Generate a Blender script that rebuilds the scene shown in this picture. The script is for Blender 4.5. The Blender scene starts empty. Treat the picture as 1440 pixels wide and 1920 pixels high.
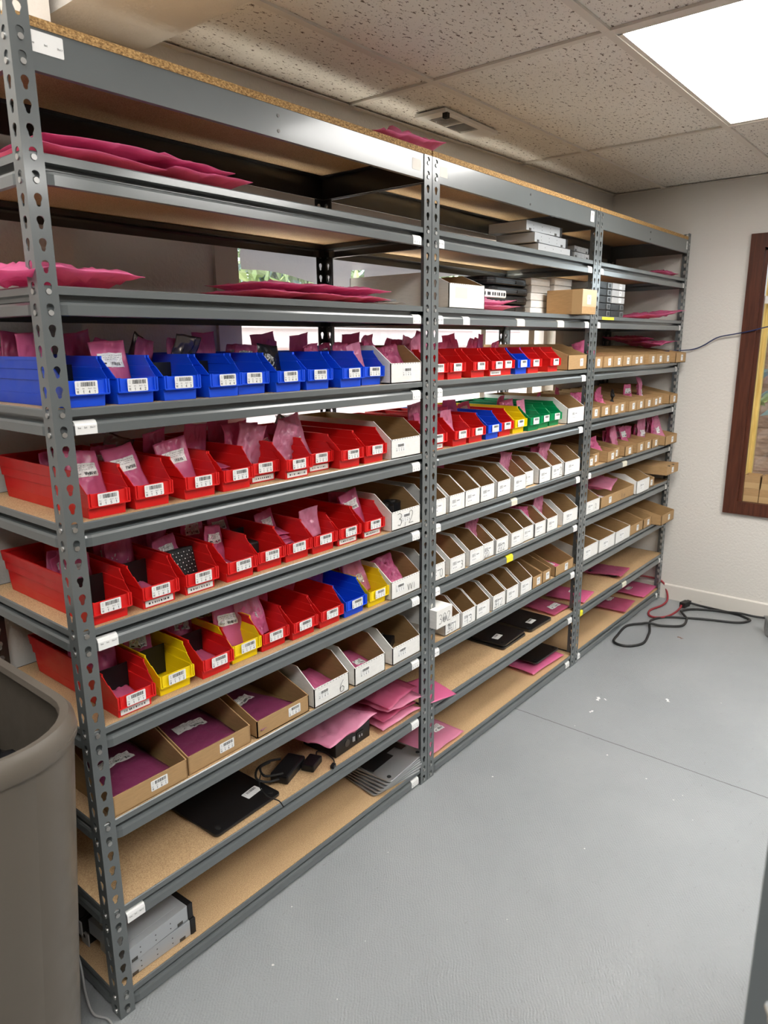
import bpy, bmesh, math, random
import numpy as np
from mathutils import Vector, Matrix, Euler, noise as mnoise

scene = bpy.context.scene
COL = scene.collection
R = math.radians

# ------------------------------------------------------------------ camera
CAM = (-0.6492, -1.3553, 1.5572)
YAW, PITCH, ROLL, FPX = 0.87925, -0.23382, -0.00665, 1337.5
cd = bpy.data.cameras.new('camera')
cam = bpy.data.objects.new('camera', cd)
COL.objects.link(cam)
f_ = Vector((math.sin(YAW) * math.cos(PITCH), math.cos(YAW) * math.cos(PITCH), math.sin(PITCH)))
r_ = Vector((math.cos(YAW), -math.sin(YAW), 0))
u_ = r_.cross(f_)
r2 = math.cos(ROLL) * r_ + math.sin(ROLL) * u_
u2 = -math.sin(ROLL) * r_ + math.cos(ROLL) * u_
m = Matrix.Identity(4)
for i in range(3):
    m[i][0], m[i][1], m[i][2], m[i][3] = r2[i], u2[i], -f_[i], CAM[i]
cam.matrix_world = m
cd.sensor_fit = 'VERTICAL'
cd.sensor_height = 36.0
cd.sensor_width = 27.0
cd.lens = FPX / 1920 * 36.0
cd.clip_start = 0.02
cd.dof.use_dof = True
cd.dof.focus_distance = 2.1
cd.dof.aperture_fstop = 8.0
scene.camera = cam

# ------------------------------------------------------------------ world, exposure, lamps
w = bpy.data.worlds.new('world')
scene.world = w
w.use_nodes = True
bg = w.node_tree.nodes['Background']
bg.inputs['Color'].default_value = (0.86, 0.93, 1.0, 1)
bg.inputs['Strength'].default_value = 2.8
scene.view_settings.view_transform = 'Standard'
scene.view_settings.look = 'None'
scene.view_settings.exposure = 1.06
scene.view_settings.gamma = 1.0
scene.view_settings.use_curve_mapping = False
sd = bpy.data.lights.new('sun', 'SUN')          # high sun over the yard behind the building
sd.energy = 30.0
sd.angle = R(2)
sd.color = (1.0, 0.95, 0.88)
sun = bpy.data.objects.new('sun', sd)
COL.objects.link(sun)
sun.rotation_euler = (R(-10), 0, 0)
PANEL_STRENGTH = [8.5, 13.0, 5.0, 15.0, 10.0]          # panel in view, unseen aisle panel, then three added fill panels
PANELS = [(1.50, -0.44, 2.62, -1.02), (1.50, -1.67, 2.62, -2.25), (-0.90, 0.22, 0.22, -0.36), (-1.60, -1.50, -0.48, -2.08), (0.70, -2.28, 1.44, -2.86)]
scene.cycles.max_bounces = 8
scene.cycles.diffuse_bounces = 3
scene.cycles.transparent_max_bounces = 12
scene.cycles.caustics_reflective = False
scene.cycles.caustics_refractive = False
scene.cycles.sample_clamp_indirect = 6.0

# ------------------------------------------------------------------ materials
MAT = {}


def nd(nt, kind, **kw):
    n = nt.nodes.new(kind)
    for k, v in kw.items():
        if k in n.inputs:
            n.inputs[k].default_value = v
        else:
            setattr(n, k, v)
    return n


def mat(name, col, rough=0.5, metal=0.0, spec=0.5, **kw):
    m = bpy.data.materials.new(name)
    m.use_nodes = True
    b = m.node_tree.nodes['Principled BSDF']
    b.inputs['Base Color'].default_value = (*col, 1)
    b.inputs['Roughness'].default_value = rough
    b.inputs['Metallic'].default_value = metal
    b.inputs['Specular IOR Level'].default_value = spec
    for k, v in kw.items():
        b.inputs[k].default_value = v
    MAT[name] = m
    return m


def ramp(nt, src, stops):
    r = nt.nodes.new('ShaderNodeValToRGB')
    e = r.color_ramp.elements
    while len(e) < len(stops):
        e.new(0.5)
    for el, (p, c) in zip(e, stops):
        el.position = p
        el.color = (*c, 1) if len(c) == 3 else c
    nt.links.new(src, r.inputs[0])
    return r.outputs[0]


def bump(m, height_sock, strength, dist=0.002):
    nt = m.node_tree
    b = nd(nt, 'ShaderNodeBump', Strength=strength, Distance=dist)
    nt.links.new(height_sock, b.inputs['Height'])
    nt.links.new(b.outputs[0], nt.nodes['Principled BSDF'].inputs['Normal'])


def coords(nt, scale=(1, 1, 1), rot=(0, 0, 0)):
    tc = nd(nt, 'ShaderNodeTexCoord')
    mp = nd(nt, 'ShaderNodeMapping')
    mp.inputs['Scale'].default_value = scale
    mp.inputs['Rotation'].default_value = rot
    nt.links.new(tc.outputs['Object'], mp.inputs['Vector'])
    return mp.outputs[0]


def noise(nt, vec, scale, detail=2.0, rough=0.5):
    n = nd(nt, 'ShaderNodeTexNoise', Scale=scale, Detail=detail, Roughness=rough)
    nt.links.new(vec, n.inputs['Vector'])
    return n.outputs['Fac']


def base(m, sock):
    m.node_tree.links.new(sock, m.node_tree.nodes['Principled BSDF'].inputs['Base Color'])


def mixc(nt, fac, a, b):
    n = nd(nt, 'ShaderNodeMixRGB')
    for s, v in ((n.inputs[0], fac), (n.inputs[1], a), (n.inputs[2], b)):
        if isinstance(v, (tuple, list)):
            s.default_value = (*v, 1) if len(v) == 3 else v
        elif isinstance(v, (int, float)):
            s.default_value = v
        else:
            nt.links.new(v, s)
    return n.outputs[0]


# painted steel of the racks, slightly scuffed
def paint(name, col, rough):
    m = mat(name, col, rough)
    b = m.node_tree.nodes['Principled BSDF']
    b.inputs['Coat Weight'].default_value = 0.55
    b.inputs['Coat Roughness'].default_value = 0.13
    nt = m.node_tree
    v = coords(nt)
    n = noise(nt, v, 9, 4)
    c = ramp(nt, n, [(0.3, tuple(x * 0.96 for x in col)), (0.7, tuple(min(1, x * 1.04) for x in col))])
    v2 = coords(nt, (3, 120, 120))
    sc = ramp(nt, noise(nt, v2, 3, 3, 0.7), [(0.78, (0, 0, 0)), (0.84, (0.25, 0.25, 0.25))])
    base(m, mixc(nt, sc, c, tuple(min(1, x * 1.6 + 0.03) for x in col)))


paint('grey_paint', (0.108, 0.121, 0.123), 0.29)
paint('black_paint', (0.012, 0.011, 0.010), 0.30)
mat('steel', (0.42, 0.42, 0.41), 0.32, 0.9)
mat('dark_steel', (0.10, 0.095, 0.09), 0.4, 0.8)

m = mat('particle_board', (0.5, 0.32, 0.18), 0.7)
nt = m.node_tree
v = coords(nt)
fl = ramp(nt, noise(nt, v, 430, 3, 0.7), [(0.32, (0.30, 0.175, 0.08)), (0.5, (0.54, 0.355, 0.185)), (0.68, (0.68, 0.48, 0.27))])
br = ramp(nt, noise(nt, v, 4, 3), [(0.3, (0.86, 0.86, 0.86)), (0.7, (1, 1, 1))])
nmul = nd(nt, 'ShaderNodeMixRGB', blend_type='MULTIPLY')
nmul.inputs[0].default_value = 1
nt.links.new(fl, nmul.inputs[1]); nt.links.new(br, nmul.inputs[2])
base(m, nmul.outputs[0])
m = mat('board_edge', (0.5, 0.3, 0.1), 0.8)
nt = m.node_tree
v = coords(nt, (1, 1, 1.6))
base(m, ramp(nt, noise(nt, v, 150, 4, 0.75), [(0.34, (0.10, 0.05, 0.015)), (0.5, (0.36, 0.2, 0.065)), (0.66, (0.62, 0.4, 0.16))]))
bump(m, noise(nt, v, 150, 4, 0.75), 0.5, 0.003)


def plastic(name, col):
    m = mat(name, col, 0.40, spec=0.35)
    nt = m.node_tree
    v = coords(nt)
    bump(m, noise(nt, v, 420, 1), 0.06, 0.001)
    rr = ramp(nt, noise(nt, v, 18, 3), [(0.3, (0.3,) * 3), (0.75, (0.46,) * 3)])
    nt.links.new(rr, nt.nodes['Principled BSDF'].inputs['Roughness'])


plastic('blue_plastic', (0.006, 0.075, 0.72))
plastic('red_plastic', (0.66, 0.013, 0.013))
plastic('yellow_plastic', (0.86, 0.63, 0.004))
plastic('green_plastic', (0.0, 0.26, 0.085))
plastic('grey_plastic', (0.115, 0.098, 0.079))
plastic('black_plastic', (0.008, 0.008, 0.009))
plastic('light_grey_plastic', (0.42, 0.42, 0.42))
mat('tote_grey', (0.22, 0.21, 0.20), 0.5)
mat('clear_plastic', (0.20, 0.21, 0.215), 0.15)
mat('ink', (0.02, 0.02, 0.022), 0.6)
mat('faint_ink', (0.33, 0.33, 0.33), 0.7)
mat('label_white', (0.83, 0.83, 0.82), 0.45)
mat('old_label', (0.70, 0.66, 0.54), 0.6)
mat('yellow_tape', (0.80, 0.72, 0.02), 0.4)
mat('kraft_tape', (0.50, 0.33, 0.16), 0.28)


def card(name, col, var):
    m = mat(name, col, 0.75)
    nt = m.node_tree
    v = coords(nt, (1, 1, 6))
    base(m, ramp(nt, noise(nt, v, 35, 4, 0.6), [(0.3, tuple(x * (1 - var) for x in col)), (0.7, tuple(min(1, x * (1 + var)) for x in col))]))
    v2 = coords(nt, (180, 180, 4))
    bump(m, noise(nt, v2, 2, 1), 0.12, 0.001)


card('white_card', (0.78, 0.77, 0.74), 0.05)
card('kraft_card', (0.40, 0.245, 0.11), 0.10)
card('kraft_inside', (0.36, 0.22, 0.095), 0.10)


def film(name, col, clear, rough=0.28, trans=0.38):
    m = mat(name, col, rough)
    nt = m.node_tree
    p = nt.nodes['Principled BSDF']
    out = nt.nodes['Material Output']
    v = coords(nt)
    bump(m, noise(nt, v, 60, 3, 0.6), 0.35, 0.004)
    tr = nd(nt, 'ShaderNodeBsdfTranslucent'); tr.inputs[0].default_value = (*col, 1)
    tp = nd(nt, 'ShaderNodeBsdfTransparent'); tp.inputs[0].default_value = (*[min(1, c * 0.6 + 0.4) for c in col], 1)
    m1 = nd(nt, 'ShaderNodeMixShader'); m1.inputs[0].default_value = trans
    m2 = nd(nt, 'ShaderNodeMixShader'); m2.inputs[0].default_value = clear
    nt.links.new(p.outputs[0], m1.inputs[1]); nt.links.new(tr.outputs[0], m1.inputs[2])
    nt.links.new(m1.outputs[0], m2.inputs[1]); nt.links.new(tp.outputs[0], m2.inputs[2])
    nt.links.new(m2.outputs[0], out.inputs[0])
    return m


film('pink_film', (0.86, 0.215, 0.43), 0.12, 0.22)
film('pale_pink_film', (0.88, 0.37, 0.55), 0.22, 0.2)
film('clear_pink_film', (0.72, 0.18, 0.33), 0.34, 0.18)
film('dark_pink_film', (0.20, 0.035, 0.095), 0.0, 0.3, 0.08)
film('bubble_film', (0.80, 0.80, 0.80), 0.45, 0.15)
mat('black_film', (0.012, 0.012, 0.015), 0.22)
mat('silver_film', (0.20, 0.17, 0.16), 0.25, 0.7)
mat('foam_sheet', (0.62, 0.56, 0.60), 0.7)
mat('aluminium', (0.46, 0.47, 0.48), 0.38, 0.75)
mat('black_glossy', (0.008, 0.008, 0.009), 0.30, **{'Coat Weight': 0.5, 'Coat Roughness': 0.1})
mat('rubber', (0.01, 0.01, 0.01), 0.55)
mat('zinc', (0.42, 0.44, 0.46), 0.36, 0.35)
mat('red_rubber', (0.28, 0.022, 0.03), 0.5)
mat('blue_rubber', (0.012, 0.025, 0.10), 0.45)

# textured wall paint
m = mat('wall_paint', (0.70, 0.665, 0.615), 0.6)
nt = m.node_tree
v = coords(nt)
bump(m, noise(nt, v, 75, 3, 0.6), 0.55, 0.004)
mat('bounce_cut_wall', (0.16, 0.15, 0.14), 0.7)  # unseen walls coloured dark to cut light bounced onto the shelves
m = mat('baseboard_paint', (0.70, 0.66, 0.60), 0.5)
nt = m.node_tree
v = coords(nt, (1, 1, 3))
base(m, ramp(nt, noise(nt, v, 14, 4, 0.7), [(0.28, (0.42, 0.38, 0.33)), (0.36, (0.70, 0.66, 0.60)), (1, (0.72, 0.68, 0.62))]))

# floor: rolled grey epoxy, stippled gloss, paint flecks, control joint along Y
m = mat('floor_paint', (0.34, 0.35, 0.36), 0.30)
nt = m.node_tree
v = coords(nt)
c = ramp(nt, noise(nt, v, 1.6, 4, 0.6), [(0.3, (0.265, 0.280, 0.288)), (0.7, (0.310, 0.325, 0.330))])
sc = ramp(nt, noise(nt, coords(nt, (1, 2.4, 1), (0, 0, 0.4)), 26, 5, 0.72), [(0.63, (0, 0, 0)), (0.70, (0.5,) * 3)])
c = mixc(nt, sc, c, (0.17, 0.175, 0.17))
vo = nd(nt, 'ShaderNodeTexVoronoi', Scale=13.0); nt.links.new(v, vo.inputs['Vector'])
flk = ramp(nt, vo.outputs['Distance'], [(0.038, (1, 1, 1)), (0.05, (0, 0, 0))])
flm = ramp(nt, noise(nt, v, 3.1, 2), [(0.50, (0, 0, 0)), (0.54, (1, 1, 1))])
fm = nd(nt, 'ShaderNodeMixRGB', blend_type='MULTIPLY'); fm.inputs[0].default_value = 1
nt.links.new(flk, fm.inputs[1]); nt.links.new(flm, fm.inputs[2])
c = mixc(nt, fm.outputs[0], c, (0.72, 0.72, 0.70))
tc = nd(nt, 'ShaderNodeTexCoord'); sx = nd(nt, 'ShaderNodeSeparateXYZ'); nt.links.new(tc.outputs['Object'], sx.inputs[0])
wob = nd(nt, 'ShaderNodeMath', operation='MULTIPLY_ADD')
nt.links.new(noise(nt, v, 9, 4, 0.7), wob.inputs[0]); wob.inputs[1].default_value = 0.012; wob.inputs[2].default_value = -1.894
ad = nd(nt, 'ShaderNodeMath', operation='ADD'); nt.links.new(sx.outputs[0], ad.inputs[0]); nt.links.new(wob.outputs[0], ad.inputs[1])
ab = nd(nt, 'ShaderNodeMath', operation='ABSOLUTE'); nt.links.new(ad.outputs[0], ab.inputs[0])
crk = ramp(nt, ab.outputs[0], [(0.0022, (1, 1, 1)), (0.0034, (0, 0, 0))])
c = mixc(nt, crk, c, (0.07, 0.07, 0.07))
base(m, c)
wv = nd(nt, 'ShaderNodeTexWave', Scale=40.0, Distortion=10.0, Detail=1.0); wv.inputs['Detail Scale'].default_value = 0.35
nt.links.new(coords(nt, (1, 1, 1), (0, 0, 0.9)), wv.inputs['Vector'])
hsum = nd(nt, 'ShaderNodeMath', operation='MULTIPLY_ADD')
nt.links.new(wv.outputs['Fac'], hsum.inputs[0]); hsum.inputs[1].default_value = 0.22
nt.links.new(noise(nt, v, 170, 3, 0.6), hsum.inputs[2])
bump(m, hsum.outputs[0], 0.36, 0.004)

# acoustic ceiling tile with dark fissures
m = mat('ceiling_tile', (0.74, 0.68, 0.61), 0.85)
nt = m.node_tree
v = coords(nt, (1, 1.9, 1))
fs = ramp(nt, noise(nt, v, 46, 3, 0.62), [(0.605, (0, 0, 0)), (0.64, (1, 1, 1))])
fs2 = ramp(nt, noise(nt, coords(nt), 190, 1, 0.5), [(0.68, (0, 0, 0)), (0.72, (0.8,) * 3)])
st = ramp(nt, noise(nt, coords(nt), 2.2, 3), [(0.35, (0.78, 0.74, 0.675)), (0.65, (0.85, 0.81, 0.745))])
c = mixc(nt, fs, st, (0.16, 0.12, 0.09))
base(m, mixc(nt, fs2, c, (0.25, 0.2, 0.15)))
bump(m, fs, -0.5, 0.004)
mat('tee_paint', (0.70, 0.65, 0.58), 0.45)
mat('vent_white', (0.78, 0.75, 0.70), 0.45)
mat('dark_void', (0.012, 0.011, 0.010), 0.9)
for k, st in enumerate(PANEL_STRENGTH):
    m = mat('lamp_diffuser_%d' % k, (0.9, 0.9, 0.9), 0.5)
    b = m.node_tree.nodes['Principled BSDF']
    b.inputs['Emission Color'].default_value = (1.0, 0.98, 0.945, 1)
    b.inputs['Emission Strength'].default_value = st

m = mat('brown_wood', (0.085, 0.024, 0.012), 0.35)
nt = m.node_tree
base(m, ramp(nt, noise(nt, coords(nt, (14, 14, 0.8)), 5, 5, 0.65), [(0.3, (0.045, 0.012, 0.006)), (0.7, (0.115, 0.034, 0.017))]))
m = mat('yellow_pine', (0.72, 0.52, 0.16), 0.4)
nt = m.node_tree
base(m, ramp(nt, noise(nt, coords(nt, (9, 9, 0.9)), 4, 5, 0.65), [(0.3, (0.48, 0.30, 0.07)), (0.7, (0.78, 0.60, 0.22))]))
m = mat('siding', (0.33, 0.285, 0.305), 0.7)
m = mat('fence_wood', (0.20, 0.125, 0.085), 0.75)
nt = m.node_tree
base(m, ramp(nt, noise(nt, coords(nt, (1, 3, 12)), 4, 5, 0.65), [(0.3, (0.13, 0.075, 0.05)), (0.7, (0.32, 0.21, 0.15))]))
mat('leaf', (0.15, 0.20, 0.07), 0.5)
mat('leaf_blue', (0.13, 0.19, 0.19), 0.5)
mat('bounce_ground', (0.50, 0.47, 0.43), 0.9)  # ground made pale to bounce daylight up through the back window
mat('window_trim_paint', (0.62, 0.55, 0.50), 0.45)
m = bpy.data.materials.new('glass'); m.use_nodes = True; MAT['glass'] = m
nt = m.node_tree
nt.nodes.remove(nt.nodes['Principled BSDF'])
gl = nd(nt, 'ShaderNodeBsdfGlossy'); gl.inputs['Roughness'].default_value = 0.03
tp = nd(nt, 'ShaderNodeBsdfTransparent'); tp.inputs[0].default_value = (0.94, 0.97, 0.96, 1)
mx = nd(nt, 'ShaderNodeMixShader'); mx.inputs[0].default_value = 0.06
nt.links.new(tp.outputs[0], mx.inputs[1]); nt.links.new(gl.outputs[0], mx.inputs[2])
nt.links.new(mx.outputs[0], nt.nodes['Material Output'].inputs[0])
film('blind_fabric', (0.52, 0.50, 0.53), 0.0, 0.8, 0.16)

# ------------------------------------------------------------------ mesh builder


class MB:
    def __init__(self):
        self.v, self.f, self.m, self.mats = [], [], [], []

    def mi(self, name):
        if name not in self.mats:
            self.mats.append(name)
        return self.mats.index(name)

    def add(self, vs, fs, mat):
        k = len(self.v)
        self.v += [tuple(p) for p in vs]
        i = self.mi(mat)
        for f in fs:
            self.f.append([k + a for a in f]); self.m.append(i)

    def box(self, x0, x1, y0, y1, z0, z1, mat, M=None):
        vs = [(x, y, z) for z in (z0, z1) for y in (y0, y1) for x in (x0, x1)]
        if M is not None:
            vs = [M @ Vector(p) for p in vs]
        self.add(vs, [(0, 2, 3, 1), (4, 5, 7, 6), (0, 1, 5, 4), (2, 6, 7, 3), (0, 4, 6, 2), (1, 3, 7, 5)], mat)

    def quad(self, a, b, c, d, mat):
        self.add([a, b, c, d], [(0, 1, 2, 3)], mat)

    def prism(self, pts, axis, a, b, mat):
        """polygon pts (2D) extruded along axis from a to b"""
        def P(p, t):
            return {'x': (t, p[0], p[1]), 'y': (p[0], t, p[1]), 'z': (p[0], p[1], t)}[axis]
        n = len(pts)
        vs = [P(p, a) for p in pts] + [P(p, b) for p in pts]
        fs = [tuple(range(n))[::-1], tuple(range(n, 2 * n))]
        fs += [(i, (i + 1) % n, n + (i + 1) % n, n + i) for i in range(n)]
        self.add(vs, fs, mat)

    def loft(self, secs, mat, closed=True, caps=True):
        n = len(secs[0]); k = len(secs)
        vs = [p for s in secs for p in s]
        fs = []
        for j in range(k - 1):
            for i in range(n if closed else n - 1):
                i2 = (i + 1) % n
                fs.append((j * n + i, j * n + i2, (j + 1) * n + i2, (j + 1) * n + i))
        if caps and closed:
            fs.append(tuple(range(n))[::-1]); fs.append(tuple((k - 1) * n + i for i in range(n)))
        self.add(vs, fs, mat)

    def tube(self, pts, r, mat, n=8):
        pts = [Vector(p) for p in pts]
        secs = []
        up = Vector((0, 0, 1))
        for i, p in enumerate(pts):
            t = (pts[min(i + 1, len(pts) - 1)] - pts[max(i - 1, 0)])
            if t.length < 1e-9:
                t = Vector((1, 0, 0))
            t.normalize()
            a = t.cross(up)
            if a.length < 0.05:
                a = t.cross(Vector((1, 0, 0)))
            a.normalize(); b_ = a.cross(t)
            rr = r[i] if isinstance(r, (list, tuple)) else r
            secs.append([p + a * rr * math.cos(2 * math.pi * k / n) + b_ * rr * math.sin(2 * math.pi * k / n) for k in range(n)])
        self.loft(secs, mat)

    def disk(self, c, r, axis, h, mat, n=14, r2=None):
        c = Vector(c)
        ax = {'x': Vector((1, 0, 0)), 'y': Vector((0, 1, 0)), 'z': Vector((0, 0, 1))}[axis]
        a = Vector((0, 0, 1)) if axis != 'z' else Vector((1, 0, 0))
        b_ = ax.cross(a)
        r2 = r if r2 is None else r2
        s0 = [c + (a * math.cos(2 * math.pi * k / n) + b_ * math.sin(2 * math.pi * k / n)) * r for k in range(n)]
        s1 = [c + ax * h + (a * math.cos(2 * math.pi * k / n) + b_ * math.sin(2 * math.pi * k / n)) * r2 for k in range(n)]
        self.loft([s0, s1], mat)

    def mesh(self, name, smooth=False, fix=True):
        me = bpy.data.meshes.new(name)
        me.from_pydata(self.v, [], self.f)
        for n in self.mats:
            me.materials.append(MAT[n])
        me.polygons.foreach_set('material_index', self.m)
        if fix:
            bm = bmesh.new(); bm.from_mesh(me)
            bmesh.ops.recalc_face_normals(bm, faces=bm.faces)
            bm.to_mesh(me); bm.free()
        if smooth:
            me.polygons.foreach_set('use_smooth', [True] * len(me.polygons))
            if smooth != 'all':
                me.set_sharp_from_angle(angle=R(38))
        me.update()
        return me

    def build(self, name, parent=None, loc=None, smooth=False, fix=True):
        o = bpy.data.objects.new(name, self.mesh(name, smooth, fix))
        COL.objects.link(o)
        if parent is not None:
            o.parent = parent
        if loc is not None:
            o.location = loc
        return o


def smooth_path(pts, samples=7):
    P = [Vector(p) for p in pts]
    out = []
    for i in range(len(P) - 1):                      # Catmull-Rom through the points
        p0, p1, p2, p3 = P[max(0, i - 1)], P[i], P[i + 1], P[min(len(P) - 1, i + 2)]
        for k in range(samples):
            s = k / samples
            out.append(.5 * ((2 * p1) + (p2 - p0) * s + (2 * p0 - 5 * p1 + 4 * p2 - p3) * s * s + (3 * p1 - p0 - 3 * p2 + p3) * s ** 3))
    out.append(P[-1])
    return out


def put(name, me, parent=None, loc=(0, 0, 0), rot=(0, 0, 0), scale=None):
    o = bpy.data.objects.new(name, me)
    COL.objects.link(o)
    if parent is not None:
        o.parent = parent
    o.location = loc
    o.rotation_euler = rot
    if scale is not None:
        o.scale = scale
    return o


def tag(o, label, cat, group=None):
    o['label'] = label
    o['category'] = cat
    if group:
        o['group'] = group
    return o


def thing(name, label, cat, loc=(0, 0, 0), rz=0.0, group=None, rot=None):
    o = bpy.data.objects.new(name, None)
    o.empty_display_size = 0.05
    COL.objects.link(o)
    o.location = loc
    o.rotation_euler = rot if rot else (0, 0, rz)
    return tag(o, label, cat, group)


def struct(o, kind='structure'):
    o['kind'] = kind
    return o


def bake(mb, name, solid=0.0, offset=0.0, bevel=0.0, subsurf=0, smooth=False):
    """evaluate modifiers once and hand back a plain mesh"""
    o = bpy.data.objects.new('tmp', mb.mesh(name, smooth))
    COL.objects.link(o)
    if subsurf:
        s = o.modifiers.new('s', 'SUBSURF'); s.levels = subsurf; s.render_levels = subsurf
    if solid:
        s = o.modifiers.new('t', 'SOLIDIFY'); s.thickness = solid; s.offset = offset; s.use_even_offset = True
    if bevel:
        s = o.modifiers.new('b', 'BEVEL'); s.width = bevel; s.segments = 2; s.limit_method = 'ANGLE'; s.angle_limit = R(40)
    dg = bpy.context.evaluated_depsgraph_get(); dg.update()
    me = bpy.data.meshes.new_from_object(o.evaluated_get(dg), depsgraph=dg)
    me.name = name
    bpy.data.objects.remove(o)
    return me


# ------------------------------------------------------------------ lettering
GL = {
    '0': [[(.5, 1.5), (.15, 1.3), (0, .75), (.15, .2), (.5, 0), (.85, .2), (1, .75), (.85, 1.3), (.5, 1.5)]],
    '1': [[(.25, 1.2), (.55, 1.5), (.55, 0)]],
    '2': [[(.05, 1.15), (.2, 1.42), (.5, 1.5), (.85, 1.35), (.9, 1.05), (.6, .6), (0, 0), (1, 0)]],
    '3': [[(.05, 1.4), (.5, 1.5), (.9, 1.3), (.8, .9), (.4, .8), (.85, .65), (.95, .3), (.6, 0), (.05, .1)]],
    '4': [[(.75, 0), (.75, 1.5), (0, .45), (1, .45)]],
    '5': [[(.9, 1.5), (.15, 1.5), (.1, .85), (.55, .95), (.95, .65), (.85, .15), (.4, 0), (.05, .15)]],
    '6': [[(.8, 1.5), (.3, 1.1), (.05, .55), (.15, .12), (.5, 0), (.88, .15), (.95, .5), (.6, .78), (.2, .65), (.08, .4)]],
    '7': [[(0, 1.5), (1, 1.5), (.35, 0)]],
    '8': [[(.5, .8), (.15, 1.0), (.2, 1.38), (.5, 1.5), (.82, 1.38), (.85, 1.0), (.5, .8), (.05, .5), (.1, .12), (.5, 0), (.9, .12), (.95, .5), (.5, .8)]],
    '9': [[(.9, 1.0), (.6, .72), (.2, .8), (.05, 1.15), (.25, 1.45), (.65, 1.5), (.9, 1.2), (.88, .5), (.6, 0), (.2, .05)]],
    'H': [[(.05, 0), (.05, 1.5)], [(.95, 0), (.95, 1.5)], [(.05, .78), (.95, .78)]],
    'R': [[(.05, 0), (.05, 1.5), (.6, 1.5), (.9, 1.15), (.6, .8), (.05, .8)], [(.5, .8), (.95, 0)]],
    'S': [[(.9, 1.3), (.5, 1.5), (.1, 1.25), (.25, .9), (.75, .65), (.92, .3), (.5, 0), (.05, .2)]],
    'B': [[(.05, 0), (.05, 1.5), (.65, 1.5), (.88, 1.15), (.6, .8), (.05, .8)], [(.6, .8), (.95, .4), (.65, 0), (.05, 0)]],
    'V': [[(0, 1.5), (.5, 0), (1, 1.5)]],
    'D': [[(.1, 0), (.1, 1.5), (.6, 1.4), (.98, .8), (.6, .1), (.1, 0)]],
    'a': [[(.85, .9), (.4, 1), (.1, .5), (.35, 0), (.85, .3)], [(.85, 1), (.85, 0)]],
    'y': [[(.05, 1), (.45, .2)], [(.95, 1), (.3, -.4)]],
    'i': [[(.5, 1), (.5, 0)], [(.5, 1.3), (.5, 1.45)]],
    'n': [[(.1, 1), (.1, 0)], [(.1, .7), (.5, 1), (.85, .75), (.85, 0)]],
    'h': [[(.1, 1.5), (.1, 0)], [(.1, .7), (.5, 1), (.85, .75), (.85, 0)]],
    'e': [[(.1, .55), (.9, .55), (.7, .98), (.3, .95), (.08, .5), (.35, 0), (.9, .15)]],
    'l': [[(.5, 1.5), (.5, 0)]],
    'f': [[(.85, 1.45), (.5, 1.4), (.45, 0)], [(.15, .9), (.8, .9)]],
    't': [[(.45, 1.4), (.5, .1), (.85, 0)], [(.1, 1), (.85, 1)]],
    'o': [[(.5, 1), (.1, .75), (.1, .25), (.5, 0), (.9, .25), (.9, .75), (.5, 1)]],
    'w': [[(0, 1), (.25, 0), (.5, .8), (.75, 0), (1, 1)]],
    '-': [[(.1, .7), (.9, .7)]],
    ',': [[(.5, .2), (.35, -.25)]],
    '/': [[(0, 0), (1, 1.5)]],
    '#': [[(.3, 0), (.4, 1.5)], [(.65, 0), (.75, 1.5)], [(.05, .5), (.95, .55)], [(.1, 1), (1, 1.05)]],
    ' ': [],
}


def strokes(text, x, z, h, gap=0.35):
    """list of polylines (x,z); h = cap height"""
    s = h / 1.5
    out = []
    for ch in text:
        for pl in GL.get(ch, []):
            out.append([(x + p[0] * s * 0.8, z + p[1] * s) for p in pl])
        x += s * (0.8 + gap)
    return out


def ribbon(mb, pl, t, y, mat, F=None):
    """thin flat strokes in the XZ plane facing -Y"""
    for (a, b) in zip(pl[:-1], pl[1:]):
        dx, dz = b[0] - a[0], b[1] - a[1]
        L = math.hypot(dx, dz) or 1e-9
        nx, nz = -dz / L * t / 2, dx / L * t / 2
        ex, ez = dx / L * t * 0.4, dz / L * t * 0.4
        q = [(a[0] - nx - ex, a[1] - nz - ez), (b[0] - nx + ex, b[1] - nz + ez), (b[0] + nx + ex, b[1] + nz + ez), (a[0] + nx - ex, a[1] + nz - ez)]
        P = [F(x, z, y) if F else (x, y, z) for x, z in q]
        mb.add(P, [(0, 1, 2, 3)], mat)


def rect(mb, x0, x1, z0, z1, y, mat, F=None):
    P = [F(x, z, y) if F else (x, y, z) for x, z in ((x0, z0), (x1, z0), (x1, z1), (x0, z1))]
    mb.add(P, [(0, 1, 2, 3)], mat)


def barcode(mb, x0, x1, z0, z1, y, rng, mat='ink', F=None, n=26):
    x = x0
    st = (x1 - x0) / n
    while x < x1 - st * .5:
        wd = st * rng.choice((.45, .45, .8, 1.3))
        rect(mb, x, min(x + wd, x1), z0, z1, y, mat, F)
        x += wd + st * rng.choice((.4, .5, .8))


def rounded(w, h, r, n=3):
    pts = []
    for cx, cz, a0 in ((w / 2 - r, -h / 2 + r, -90), (w / 2 - r, h / 2 - r, 0), (-w / 2 + r, h / 2 - r, 90), (-w / 2 + r, -h / 2 + r, 180)):
        for k in range(n + 1):
            a = R(a0 + 90 * k / n)
            pts.append((cx + r * math.cos(a), cz + r * math.sin(a)))
    return pts


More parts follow.
